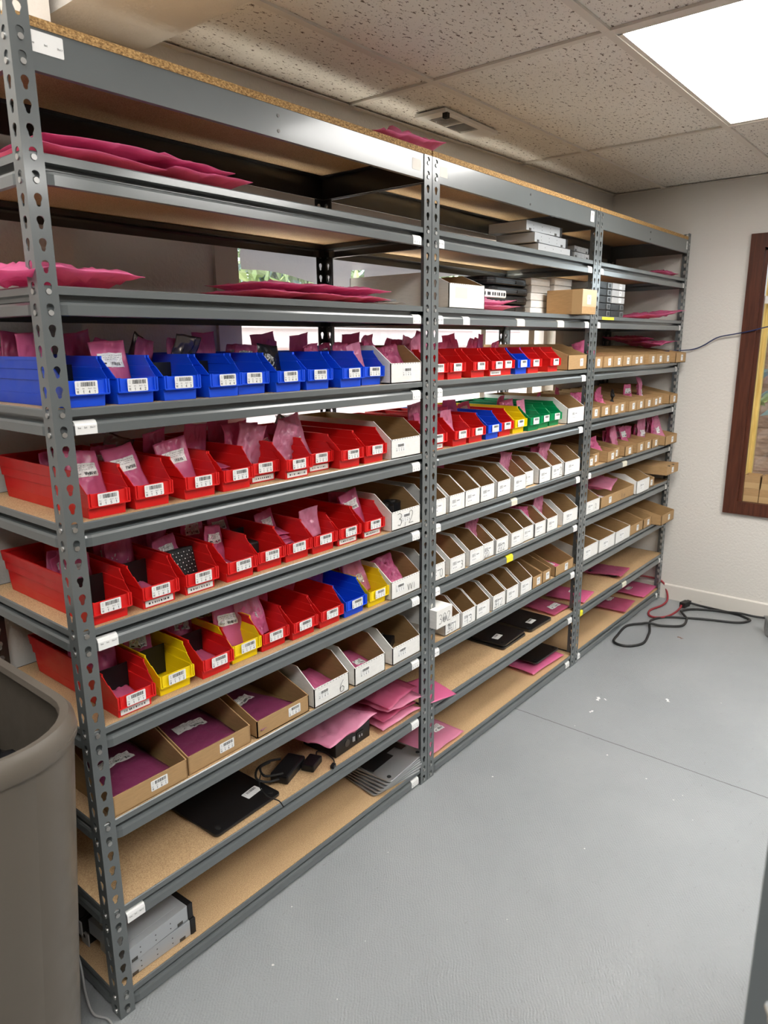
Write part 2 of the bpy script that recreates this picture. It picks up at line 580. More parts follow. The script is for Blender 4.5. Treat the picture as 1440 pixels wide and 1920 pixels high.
def label_mesh(w, h, chars, seed, head=True, code=True, wmat='label_white'):
    """location label: barcode on top, small column heads, then the characters; centre at origin, facing -Y"""
    rng = random.Random(seed)
    mb = MB()
    mb.prism(rounded(w, h, 0.0022), 'y', -0.0004, 0.0, wmat)
    y = -0.0006
    if code:
        barcode(mb, -w * .26, w * .40, h * .08, h * .40, y, rng)
        for z in (.12, .2, .28, .36):
            rect(mb, -w * .42, -w * .36 + rng.random() * w * .04, h * z - .0003, h * z + .0003, y, 'faint_ink')
    n = max(1, len(chars))
    for i, ch in enumerate(chars):
        x = -w * .40 + (w * .76) * i / max(1, n - 1) - h * .05
        for pl in strokes(ch, x, -h * .42, h * .20, .2):
            ribbon(mb, pl, h * .035, y, 'ink')
        if head:
            for pl in strokes(('Row', 'Set', 'Shelf', 'Bin')[i % 4], x - h * .04, -h * .12, h * .085, .3):
                ribbon(mb, pl, h * .02, y, 'faint_ink')
    return mb.mesh('label', fix=False)


def small_label(w, h, seed):
    rng = random.Random(seed)
    mb = MB()
    mb.prism(rounded(w, h, 0.0018), 'y', -0.0004, 0.0, 'label_white')
    barcode(mb, -w * .28, w * .28, h * .02, h * .34, -0.0006, rng, 'faint_ink', n=14)
    for k in range(3):
        rect(mb, -w * .25 + k * w * .2, -w * .18 + k * w * .2, -h * .3, -h * .2, -0.0006, 'faint_ink')
    return mb.mesh('label', fix=False)


LABELS = {}


def get_label(key, fn):
    if key not in LABELS:
        LABELS[key] = fn()
    return LABELS[key]

# ------------------------------------------------------------------ room shell
ZC = 2.387


def sbox(name, *a, mat='wall_paint', **k):
    mb = MB(); mb.box(*a, mat); return struct(mb.build(name))


sbox('floor', -2.6, 3.72, -3.5, 0.85, -0.06, 0.0, mat='floor_paint')
# back wall, a touch out of square with the racks, with the wide window opening
WB_A, WB_ANG = (0.30, 0.602), math.atan2(-0.132, 3.4)


def wb(lx, ly, z):
    c, s = math.cos(WB_ANG), math.sin(WB_ANG)
    return (WB_A[0] + lx * c - ly * s, WB_A[1] + lx * s + ly * c, z)


WX0, WX1, WZ0, WZ1 = 0.615, 2.775, 1.20, 2.02
mb = MB()
for a in ((-0.05, WX0, 0, 0.14, 0, 2.8), (WX1, 3.50, 0, 0.14, 0, 2.8), (WX0, WX1, 0, 0.14, 0, WZ0), (WX0, WX1, 0, 0.14, WZ1, 2.8)):
    mb.box(*a, 'wall_paint')
o = struct(mb.build('wall_back', loc=(WB_A[0], WB_A[1], 0))); o.rotation_euler = (0, 0, WB_ANG)
# pilaster beside the near bay and the bulkhead above it
sbox('pillar', -2.6, 0.34, 0.492, 0.80, 0, 2.8)
sbox('beam_overhead', 0.372, 0.648, -3.5, 0.70, 2.352, 2.85)
# end wall with the brown window
XE = 3.692
mb = MB()
YA, YB, ZA, ZB = -0.378, -1.30, 0.655, 2.035
for a in ((XE, XE + 0.14, YA, 0.62, 0, 2.8), (XE, XE + 0.14, -3.5, YB, 0, 2.8), (XE, XE + 0.14, YB, YA, 0, ZA), (XE, XE + 0.14, YB, YA, ZB, 2.8)):
    mb.box(*a, 'wall_paint')
struct(mb.build('wall_right'))
sbox('sun_block_roof', -2.8, XE + 0.2, -3.7, 0.78, 2.90, 2.98, mat='brown_wood')  # unseen slab added to stop sun leaking through the ceiling gaps
sbox('wall_left', -2.66, -2.6, -3.5, 0.85, 0, 2.85, mat='bounce_cut_wall')
sbox('wall_front', -2.66, XE + 0.14, -3.56, -3.5, 0, 2.85, mat='bounce_cut_wall')
mb = MB()
mb.prism([(XE - 0.012, 0), (XE, 0), (XE, 0.094), (XE - 0.006, 0.094), (XE - 0.012, 0.088)], 'y', -3.5, 0.462, 'baseboard_paint')
struct(mb.build('baseboard_right'))
# ceiling: tiles between tees
TX = [-2.6, -1.065, 0.10, 0.648, 1.465, 2.650, XE + 0.05]
TY = [-3.5, -2.87, -2.26, -1.65, -1.03, -0.42, 0.175, 0.75]
mb = MB()
for i in range(3, len(TX) - 1):
    for j in range(len(TY) - 1):
        x0, x1, y0, y1 = TX[i], TX[i + 1], TY[j], TY[j + 1]
        cx, cy = (x0 + x1) / 2, (y0 + y1) / 2
        if any(p[0] - .1 < cx < p[2] + .1 and p[3] - .1 < cy < p[1] + .1 for p in PANELS):
            continue
        mb.box(x0 + .003, x1 - .003, y0 + .003, y1 - .003, ZC + .005, ZC + 0.021, 'ceiling_tile')
mb.box(-2.6, 0.372, -3.5, 0.8, 2.78, 2.80, 'wall_paint')
struct(mb.build('ceiling'))
mb = MB()
for x in TX[4:6]:
    mb.box(x - 0.012, x + 0.012, -3.5, 0.54, ZC - 0.003, ZC + 0.0045, 'tee_paint')
for y in TY[1:-1]:
    mb.box(0.648, XE, y - 0.012, y + 0.012, ZC - 0.0028, ZC + 0.0044, 'tee_paint')
struct(mb.build('trim_1'))
mb = MB()                                                # wall angle along the back and end walls
mb.add([wb(0.33, -0.022, ZC - 0.003), wb(3.45, -0.022, ZC - 0.003), wb(3.45, 0, ZC - 0.003), wb(0.33, 0, ZC - 0.003),
        wb(0.33, -0.022, ZC), wb(3.45, -0.022, ZC), wb(3.45, 0, ZC), wb(0.33, 0, ZC)],
       [(0, 3, 2, 1), (4, 5, 6, 7), (0, 1, 5, 4), (1, 2, 6, 5), (2, 3, 7, 6), (3, 0, 4, 7)], 'tee_paint')
mb.box(XE - 0.022, XE, -3.5, 0.46, ZC - 0.003, ZC, 'tee_paint')
struct(mb.build('trim_2'))


def ceiling_light(k, label, z=ZC):
    p = PANELS[k]
    x0, y1, x1, y0 = p
    t = thing('ceiling_light', label, 'light', ((x0 + x1) / 2, (y0 + y1) / 2, z))
    hx, hy = (x1 - x0) / 2, (y1 - y0) / 2
    f = MB()
    for a in ((-hx - .018, -hx + .006, -hy - .018, hy + .018), (hx - .006, hx + .018, -hy - .018, hy + .018),
              (-hx, hx, -hy - .018, -hy + .006), (-hx, hx, hy - .006, hy + .018)):
        f.box(*a, 0.000, 0.045, 'tee_paint')
    f.build('light_frame', t)
    d = MB(); d.box(-hx + .004, hx - .004, -hy + .004, hy - .004, 0.006, 0.012, 'lamp_diffuser_%d' % k)
    d.build('diffuser', t)


ceiling_light(0, 'lit flat ceiling panel above the floor in front of the racks')
ceiling_light(1, 'lit ceiling panel further out over the aisle, beyond the frame')
ceiling_light(2, 'added unseen fill panel over the trash bin end, beyond the frame', 2.77)  # added to brighten the bulkhead's side face and the rack end
ceiling_light(3, 'added unseen fill panel behind the camera over open floor, beyond the frame', 2.77)  # added fill for the near floor
ceiling_light(4, 'added unseen square fill panel beside the bulkhead, beyond the frame')  # extra fill panel, added out of view

# ceiling vent
v = thing('ceiling_vent', 'white ceiling air vent with dark louvres and stained tile edge', 'vent', (1.897, 0.365, ZC - 0.001), 0.03)
f = MB()
hx, hy = 0.195, 0.068
f.box(-hx, hx, -hy, -hy + .026, -0.012, 0, 'vent_white'); f.box(-hx, hx, hy - .026, hy, -0.012, 0, 'vent_white')
f.box(-hx, -hx + .05, -hy + .026, hy - .026, -0.012, 0, 'vent_white'); f.box(hx - .11, hx, -hy + .026, hy - .026, -0.012, 0, 'vent_white')
f.box(-0.03, -0.018, -hy + .026, hy - .026, -0.010, 0, 'vent_white')
f.build('vent_frame', v)
f = MB(); f.box(-hx + .03, hx - .03, -hy + .016, hy - .016, -0.002, -0.0005, 'dark_void'); f.build('duct_opening', v)
for k in range(18):
    x = -hx + .056 + k * 0.0135
    if abs(x + 0.024) < .008 or x > hx - .115:
        continue
    f = MB(); f.prism([(x, -.010), (x + .002, -.010), (x + .008, -.002), (x + .006, -.002)], 'y', -hy + .024, hy - .024, 'vent_white')
    f.build('louvre', v)
f = MB(); f.box(-hx + .012, -hx + .03, -hy + .0, -hy + .02, -0.03, -0.010, 'dark_void'); f.build('damper_lever', v)

# ------------------------------------------------------------------ windows
mb = MB()
d0, d1 = 0.0, 0.14
T = 0.05
for a in ((WX0 - .07, WX0 + .02, -.014, 0.0, WZ0 - .05, WZ1 + .05), (WX1 - .02, WX1 + .07, -.014, 0.0, WZ0 - .05, WZ1 + .05),
          (WX0 + .02, WX1 - .02, -.014, 0.0, WZ1 - .0, WZ1 + .05), (WX0 + .02, WX1 - .02, -.014, 0.0, WZ0 - .05, WZ0)):
    mb.box(*a, 'window_trim_paint')
for a in ((WX0, WX0 + .035, 0.05, .10, WZ0, WZ1), (WX1 - .035, WX1, 0.05, .10, WZ0, WZ1), (WX0, WX1, 0.05, .10, WZ1 - .035, WZ1),
          (WX0, WX1, 0.05, .10, WZ0, WZ0 + .035), (2.58, 2.64, 0.05, 0.10, WZ0, WZ1), (2.13, 2.17, 0.05, 0.10, WZ0, WZ1)):
    mb.box(*a, 'window_trim_paint')
win1 = struct(mb.build('window_1', loc=(WB_A[0], WB_A[1], 0))); win1.rotation_euler = (0, 0, WB_ANG)
mb = MB(); mb.box(WX0 + .03, WX1 - .03, .072, .076, WZ0 + .03, WZ1 - .03, 'glass'); mb.build('window_pane', win1)
# torn fabric blind hanging crooked across the top of the window
mb = MB()
NU, NV = 40, 14
rows = []
for j in range(NV + 1):
    vv = j / NV
    row = []
    for i in range(NU + 1):
        uu = i / NU
        bottom = 1.795 - 0.030 * min(1, uu * 3.2) + 0.10 * max(0, min(.25, uu - .45)) * 3 + 0.010 * math.sin(uu * 17)
        z = 1.995 + (bottom - 1.995) * vv
        x = 0.700 + uu * 1.50 - 0.030 * vv * (1 - uu)
        y = 0.018 + 0.016 * abs(math.sin(vv * 6.2)) + .004 * math.sin(9 * uu + 5 * vv)
        row.append(wb(x - .30 + .30, y, z))
    rows.append(row)
mb.add([p for r in rows for p in r], [(j * (NU + 1) + i, j * (NU + 1) + i + 1, (j + 1) * (NU + 1) + i + 1, (j + 1) * (NU + 1) + i) for j in range(NV) for i in range(NU)
        if not (14 <= i <= 15 and 10 <= j <= 12)], 'blind_fabric')
tag(mb.build('window_blind', smooth='all'), 'torn grey pleated fabric blind hanging crooked in the window behind the racks', 'blind')

# brown window in the end wall
win2 = MB()
FY0, FY1, FZ0, FZ1 = -0.308, -1.37, 0.592, 2.100
x0, x1 = XE - 0.020, XE
FW = 0.072
def mitre(poly):
    win2.prism(poly, 'x', x0, x1, 'brown_wood')
mitre([(FY0, FZ0), (FY0, FZ1), (FY0 - FW, FZ1 - FW), (FY0 - FW, FZ0 + FW)])
mitre([(FY1, FZ0), (FY1, FZ1), (FY1 + FW, FZ1 - FW), (FY1 + FW, FZ0 + FW)])
mitre([(FY0, FZ1), (FY1, FZ1), (FY1 + FW, FZ1 - FW), (FY0 - FW, FZ1 - FW)])
mitre([(FY0, FZ0), (FY1, FZ0), (FY1 + FW, FZ0 + FW), (FY0 - FW, FZ0 + FW)])
win2.box(XE, XE + .022, YA - .020, YA, ZA, ZB, 'brown_wood'); win2.box(XE, XE + .022, YB, YA, ZB - .02, ZB, 'brown_wood')
win2.box(XE, XE + .13, YB, YA, ZA - .0, ZA + .006, 'brown_wood')
win2.box(XE + .022, XE + .13, YA - .014, YA, ZA, ZB, 'yellow_pine'); win2.box(XE + .022, XE + .13, YB, YA, ZB - .014, ZB, 'yellow_pine')
win2.box(XE + .10, XE + .13, YA - .032, YA - .014, ZA, ZB, 'yellow_pine'); win2.box(XE + .10, XE + .13, YB, YA - .03, ZA, ZA + .03, 'yellow_pine')
win2 = struct(win2.build('window_2'))
mb = MB(); mb.box(XE + .112, XE + .116, YB, YA - .03, ZA + .02, ZB - .014, 'glass'); mb.build('window_pane', win2)
mb = MB(); mb.box(XE + .03, XE + .055, YA - .034, YA - .014, 1.745, 1.785, 'vent_white'); mb.tube([(XE + .042, YA - .034, 1.765), (XE + .042, YA - .06, 1.765), (XE + .042, YA - .064, 1.79)], .005, 'steel')
mb.build('window_latch', win2)

# outside: pale siding, foliage, ground, slatted fence
sbox('ground_outside', -3, 11, 0.9, 7, -0.3, -0.1, mat='bounce_ground')
sbox('ground_side_yard', 3.9, 9, -5, 0.9, -0.3, -0.1, mat='fence_wood')
sbox('sky_block_eave', XE + 0.15, XE + 0.95, -5, 0.9, 2.30, 2.42, mat='brown_wood')  # unseen overhang added to dim the sky light at the brown window
mb = MB()
for k in range(15):
    z0 = -0.1 + k * 0.125
    mb.prism([(2.25, z0), (2.27, z0 + .125), (2.30, z0 + .125), (2.30, z0)], 'x', -2.5, 10.5, 'siding')
struct(mb.build('exterior_siding'))
f = thing('slat_fence', 'brown board fence standing outside the brown framed window', 'fence', (4.75, -1.0, -0.1))
for k in range(20):
    mb = MB(); mb.box(-.015 + .012 * (k % 2), .015 + .012 * (k % 2), -2.2, 2.2, .02 + k * .095, .118 + k * .095, 'fence_wood'); mb.build('fence_board', f)
for y in (-2, 0, 2):
    mb = MB(); mb.box(.016, .09, y - .045, y + .045, 0, 1.95, 'fence_wood'); mb.build('fence_post', f)


def leaves(n, cx, cy, cz, sx, sy, sz, size, mats, seed):
    rng = random.Random(seed)
    mb = MB()
    for _ in range(n):
        p = Vector((cx + max(-2 * sx, min(2 * sx, rng.gauss(0, sx))), cy + rng.gauss(0, sy), cz + rng.gauss(0, sz)))
        e = Euler((rng.uniform(0, 6.3), rng.uniform(0, 6.3), rng.uniform(0, 6.3))).to_matrix()
        s = size * rng.uniform(.6, 1.3)
        q = [p + e @ Vector(v) * s for v in ((-1, 0, 0), (-.2, .38, .08), (1, 0, -.1), (-.2, -.38, .08))]
        mb.add(q, [(0, 1, 2), (0, 2, 3)], rng.choice(mats))
    return mb


for i, (cx, cy, cz, s, lab) in enumerate(((3.75, 3.3, 2.15, 11, 'green bush outside, seen past the torn blind at the window corner'),
                                          (6.0, 3.5, 2.20, 12, 'green bush outside, seen above the large white open front box'),
                                          (8.2, 3.3, 2.20, 13, 'green bush outside, seen at the far edge of the wide window'))):
    t = thing('bush', lab, 'bush', (cx, cy, -0.1))
    leaves(2600, 0, 0, cz, .52, .25, .36, .085, ['leaf', 'leaf', 'leaf_blue'], s).build('foliage', t, fix=False)
    mb = MB(); mb.tube([(0, 0, 0), (.03, 0, 1.2), (.1, .02, 2.3)], [.05, .035, .012], 'fence_wood'); mb.build('trunk', t)
t = thing('bush', 'broad leaved plant outside the brown framed window', 'bush', (4.45, -0.62, -0.1))
leaves(170, 0, 0, 1.38, .10, .20, .11, .075, ['leaf', 'leaf', 'leaf_blue'], 5).build('foliage', t, fix=False)
mb = MB(); mb.tube([(0, 0, 0), (.02, .03, .7), (0, .05, 1.5)], [.02, .014, .006], 'leaf'); mb.build('stem', t)

# ------------------------------------------------------------------ racks
PITCH_H = 0.0381
def hz(i): return 2.115 - (i - 1) * PITCH_H
LEV = [2, 7, 13, 19, 25, 31, 37, 43, 49, 55]
D = 0.457
def ztop(l): return hz(LEV[l - 1]) + 0.006
def S(l): return ztop(l) + 0.0003          # working surface of a shelf
BAYS = [(0.0, 1.2233), (1.2263, 2.4464), (2.4494, 3.667)]
BAYN = ['near bay', 'middle bay', 'far bay']
ORD = ['zeroth', 'first', 'second', 'third', 'fourth', 'fifth', 'sixth', 'seventh', 'eighth', 'ninth', 'tenth', 'eleventh', 'twelfth']
SHELFN = {1: 'top', 10: 'bottom'}
def shelfname(l): return SHELFN.get(l, ORD[l] if l < 9 else ORD[l])


def keyhole():
    pts = []
    for k in range(9):
        a = R(-35 + 250 * k / 8)
        pts.append((.0076 * math.cos(a), .0040 + .0076 * math.sin(a)))
    pts.append((-.0044, -.0042))
    for k in range(5):
        a = R(180 + 180 * k / 4)
        pts.append((.0044 * math.cos(a), -.0075 + .0044 * math.sin(a)))
    pts.append((.0044, -.0042))
    return pts


def flange(mb, P, H, holes, wd, mat):
    """sheet flange of width wd (from 0 at the bend) with keyhole rows; P(a, z, t) maps to 3D, t = 0 outer / 1 inner"""
    kh = keyhole(); n = len(kh)
    zs = sorted(holes)
    def strip(z0, z1):
        if z1 - z0 < 1e-5:
            return
        for t in (0, 1):
            q = [P(0, z0, t), P(wd, z0, t), P(wd, z1, t), P(0, z1, t)]
            mb.add(q, [(0, 1, 2, 3)], mat)
    cur = 0
    hh = PITCH_H / 2
    for z in zs:
        strip(cur, z - hh)
        z0, z1 = max(0, z - hh), min(H, z + hh)
        rectp = []
        for (a, b) in kh:
            s = min((wd / 2) / abs(a) if abs(a) > 1e-9 else 9e9, ((z1 - z) if b > 0 else (z - z0)) / abs(b) if abs(b) > 1e-9 else 9e9)
            rectp.append((a * s, b * s))
        corners = [(wd / 2, z1 - z), (-wd / 2, z1 - z), (-wd / 2, z0 - z), (wd / 2, z0 - z)]
        # snap the nearest outline rays onto the corners so that the cell closes
        for c in corners:
            k = min(range(n), key=lambda i: (rectp[i][0] - c[0]) ** 2 + (rectp[i][1] - c[1]) ** 2)
            rectp[k] = c
        for t in (0, 1):
            vs = [P(wd / 2 + a, z + b, t) for a, b in kh] + [P(wd / 2 + a, z + b, t) for a, b in rectp]
            mb.add(vs, [(i, (i + 1) % n, n + (i + 1) % n, n + i) for i in range(n)], mat)
        vs = [P(wd / 2 + a, z + b, 0) for a, b in kh] + [P(wd / 2 + a, z + b, 1) for a, b in kh]
        mb.add(vs, [(i, (i + 1) % n, n + (i + 1) % n, n + i) for i in range(n)], mat)
        cur = z1
    strip(cur, H)
    mb.add([P(wd, 0, 0), P(wd, 0, 1), P(wd, H, 1), P(wd, H, 0)], [(0, 1, 2, 3)], mat)
    mb.add([P(0, H, 0), P(wd, H, 0), P(wd, H, 1), P(0, H, 1)], [(0, 1, 2, 3)], mat)


POSTS = {}
def post_mesh(sx, sy, H, mat, W_=0.038):
    """angle upright: bend at the origin, flanges towards sx (in the XZ plane) and sy (in the YZ plane)"""
    key = (sx, sy, round(H, 3), mat)
    if key not in POSTS:
        mb = MB(); T_ = 0.002
        holes = [hz(i) for i in range(1, 57) if hz(i) + .012 < H]
        flange(mb, lambda a, z, t: (sx * a, sy * T_ * t, z), H, holes, W_, mat)
        flange(mb, lambda a, z, t: (sx * T_ * t, sy * a, z), H, holes, W_, mat)
        POSTS[key] = mb.mesh('upright_post')
    return POSTS[key]


PROF = [(.0045, 0), (.0025, -.0025), (.0025, -.0158), (.0270, -.0168), (.0270, -.0268), (.0100, -.0272), (.0050, -.0295), (.0025, -.0345), (.0025, -.0530), (.0100, -.0545),
        (.0100, -.0530), (.0043, -.0520), (.0043, -.0355), (.0066, -.0308), (.0112, -.0288), (.0290, -.0284), (.0290, -.0152), (.0043, -.0142), (.0043, -.0020)]
PROF_TOP = [(.0025, 0), (.0025, -.0690), (.0120, -.0700), (.0120, -.0682), (.0043, -.0672), (.0043, -.0018), (.030, -.0018), (.030, 0)]
BEAMS = {}
def beam_mesh(L, top, mat, name, proud=.0058):
    """open-rolled shelf beam along +X, outer face towards -Y, top edge at z = 0; rivets at both ends"""
    key = (round(L, 3), top, mat, proud)
    if key not in BEAMS:
        mb = MB()
        prof = PROF_TOP if top else PROF
        def sec(x, push):
            return [(x, p[0] + (push if p[1] < -.026 and p[0] < .02 and not top else 0), p[1]) for p in prof]
        if top:
            mb.loft([sec(0, 0), sec(L, 0)], mat)
        else:
            mb.loft([sec(0, .007), sec(.034, .007), sec(.044, .0025), sec(.052, 0), sec(L - .052, 0), sec(L - .044, .0025), sec(L - .034, .007), sec(L, .007)], mat)
        zo = .017 if top else .006
        for x in (.017, L - .017):
            for k in (0, 1):
                mb.disk((x, 0.0035, -zo - k * PITCH_H - .0055), .0062, 'y', -proud, 'steel', 14, .0052)
        if top:
            for k in (0, 1):
                mb.disk((L * .5, 0.0035, -.02 - k * .033), .004, 'y', -.0025, 'dark_steel', 10)
        BEAMS[key] = mb.mesh(name)
    return BEAMS[key]


def tag_mesh(w, chars, seed, code=True, kind='white', flat=False):
    """sticker wrapped over the rounded lower lip of a beam; origin at the beam's top edge line"""
    path = [(.0025, -.0525), (.0025, -.0350), (.0040, -.0300), (.0075, -.0265), (.0130, -.0252)]
    if flat:
        path = [(.0025, -.060), (.0025, -.026)]
    ln = [0]
    for a, b in zip(path[:-1], path[1:]):
        ln.append(ln[-1] + math.hypot(b[0] - a[0], b[1] - a[1]))
    def F(x, s, off):
        s = max(0, min(ln[-1] - 1e-6, s))
        k = max(i for i in range(len(ln) - 1) if ln[i] <= s)
        t = (s - ln[k]) / (ln[k + 1] - ln[k])
        a, b = path[k], path[k + 1]
        y, z = a[0] + (b[0] - a[0]) * t, a[1] + (b[1] - a[1]) * t
        tx, tz = (b[0] - a[0]), (b[1] - a[1]); L = math.hypot(tx, tz)
        return (x, y - off * (tz / L), z + off * (tx / L))
    mb = MB()
    wm = {'white': 'label_white', 'old': 'old_label', 'yellow': 'yellow_tape'}[kind]
    hi = ln[-1]
    for a, b in zip(ln[:-1], ln[1:]):
        mb.add([F(-w / 2, a + 1e-5, .0005), F(w / 2, a + 1e-5, .0005), F(w / 2, b - 1e-5, .0005), F(-w / 2, b - 1e-5, .0005)], [(0, 1, 2, 3)], wm)
        mb.add([F(-w / 2, a + 1e-5, .0001), F(w / 2, a + 1e-5, .0001), F(w / 2, b - 1e-5, .0001), F(-w / 2, b - 1e-5, .0001)], [(0, 3, 2, 1)], wm)
    rng = random.Random(seed)
    if code:
        barcode(mb, -w * .34, w * .34, hi * .52, hi * .9, .0008, rng, 'ink' if kind == 'white' else 'faint_ink', F, 18)
    for i, ch in enumerate(chars):
        x = -w * .36 + w * .30 * i
        for pl in strokes(ch, x, .004, .0055, .2):
            ribbon(mb, pl, .001, .0008, 'faint_ink', F)
    if not code and kind == 'white':
        for i in range(3):
            for pl in strokes(('Row', 'Set', 'Shelf')[i], -w * .38 + w * .28 * i, hi * .36, .003, .3):
                ribbon(mb, pl, .0007, .0008, 'faint_ink', F)
    return mb.mesh('shelf_tag', fix=False)


RACK_LABEL = ['grey steel shelving unit with red and blue bins, nearest the trash bin',
              'grey steel shelving unit with white card boxes, middle of the three',
              'grey steel shelving unit with brown card boxes, against the end wall']
TAGS = {0: {l: [(1.155, 'barcode')] for l in range(2, 11)},
        1: {l: [(2.382, 'barcode')] for l in range(2, 11)},
        2: {l: [(3.628, 'barcode')] for l in range(2, 11)}}
for l, x in ((4, .066), (6, .066), (9, .066)):
    TAGS[0][l].append((x, 'blank'))
for l in (2, 3, 4, 6, 7, 8):
    TAGS[1][l].append((1.272, 'blank'))
TAGS[1][3] += [(1.43, 'barcode'), (1.80, 'oldw'), (2.13, 'oldw')]
TAGS[1][6] += [(1.80, 'old')]; TAGS[1][7] += [(1.78, 'yellow')]
for l in (2, 3, 6, 10):
    TAGS[2][l].append((2.500, 'blank'))
TAGS[2][9] += [(2.50, 'yellow'), (3.06, 'oldw')]
TAGS[2][6] += [(2.94, 'oldw')]

for bi, (x0, x1) in enumerate(BAYS):
    rk = thing('shelving_unit', RACK_LABEL[bi], 'shelves', (x0, 0, 0), group='steel shelving units along the wall')
    W_ = x1 - x0
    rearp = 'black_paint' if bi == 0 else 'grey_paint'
    tall = {0: (2.134, 2.0935), 1: (2.0935, 2.0935), 2: (2.0935, 2.128)}[bi]
    for (px, sx, H) in ((0, 1, tall[0]), (W_, -1, tall[1])):
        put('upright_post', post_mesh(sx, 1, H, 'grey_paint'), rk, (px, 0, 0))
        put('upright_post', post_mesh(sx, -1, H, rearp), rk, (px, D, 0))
    for l in range(1, 11):
        top = l == 1
        zt = hz(2) + .017 if top else ztop(l)
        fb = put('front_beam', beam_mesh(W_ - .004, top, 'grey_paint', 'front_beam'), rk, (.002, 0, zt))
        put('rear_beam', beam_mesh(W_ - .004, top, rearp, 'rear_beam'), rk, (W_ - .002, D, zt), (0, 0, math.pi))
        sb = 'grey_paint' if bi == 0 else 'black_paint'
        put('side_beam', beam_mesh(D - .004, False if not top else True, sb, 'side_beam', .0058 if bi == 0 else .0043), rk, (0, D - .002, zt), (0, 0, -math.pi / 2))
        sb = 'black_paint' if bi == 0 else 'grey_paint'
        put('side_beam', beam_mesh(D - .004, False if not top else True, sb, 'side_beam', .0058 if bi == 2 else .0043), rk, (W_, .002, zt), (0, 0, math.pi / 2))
        mb = MB()
        if top:
            a = (.001, W_ - .001, 0.001, D - .001, zt, zt + .016)
        else:
            a = (.005, W_ - .005, .0062, D - .0062, zt - .0138, zt - .0006)
        k = len(mb.v)
        bx = a
        vs = [(x, y, z) for z in (bx[4], bx[5]) for y in (bx[2], bx[3]) for x in (bx[0], bx[1])]
        mb.add(vs, [(0, 2, 3, 1), (4, 5, 7, 6)], 'particle_board')
        mb.add(vs, [(0, 1, 5, 4), (2, 6, 7, 3), (0, 4, 6, 2), (1, 3, 7, 5)], 'board_edge')
        mb.build('shelf_board', rk)
        for k, (x, kind) in enumerate(TAGS[bi].get(l, [])):
            key = ('tag', bi, l, k)
            if kind == 'barcode':
                me = get_label(key, lambda: tag_mesh(.040, '%s%d%d' % ('H', bi + 1, l), bi * 31 + l))
            elif kind == 'blank':
                me = get_label(('tagb', l % 3), lambda: tag_mesh(.046, '', 3, False))
            elif kind == 'yellow':
                me = get_label('tagy', lambda: tag_mesh(.05, '', 3, False, 'yellow'))
            else:
                me = get_label(('tago', kind, k, l), lambda: tag_mesh(.058 if kind == 'oldw' else .045, '', k + l, kind == 'oldw', 'old'))
            put('shelf_tag', me, fb, (x - x0 - .002, 0, 0))
        if top:
            spec = {0: [(.063, .048, 'blank'), (1.148, .042, 'old')], 1: [(1.285, .045, 'old'), (2.372, .034, 'small')], 2: [(3.625, .034, 'small')]}[bi]
            for x, wd, kind in spec:
                if kind == 'small':
                    put('shelf_tag', get_label(('toptag', bi), lambda: small_label(.034, .042, 40 + bi)), fb, (x - x0, .0023, -.030))
                elif kind == 'blank':
                    put('shelf_tag', get_label('toptagb', lambda: label_mesh(.062, .034, '   ', 4, True, False)), fb, (x - x0, .0023, -.022))
                else:
                    put('shelf_tag', get_label(('toptago', bi), lambda: label_mesh(.042, .030, '', 5, False, False, 'tee_paint')), fb, (x - x0, .0023, -.034))

# ------------------------------------------------------------------ plastic bins
BW, BH, BD = 0.1045, 0.0965, 0.40


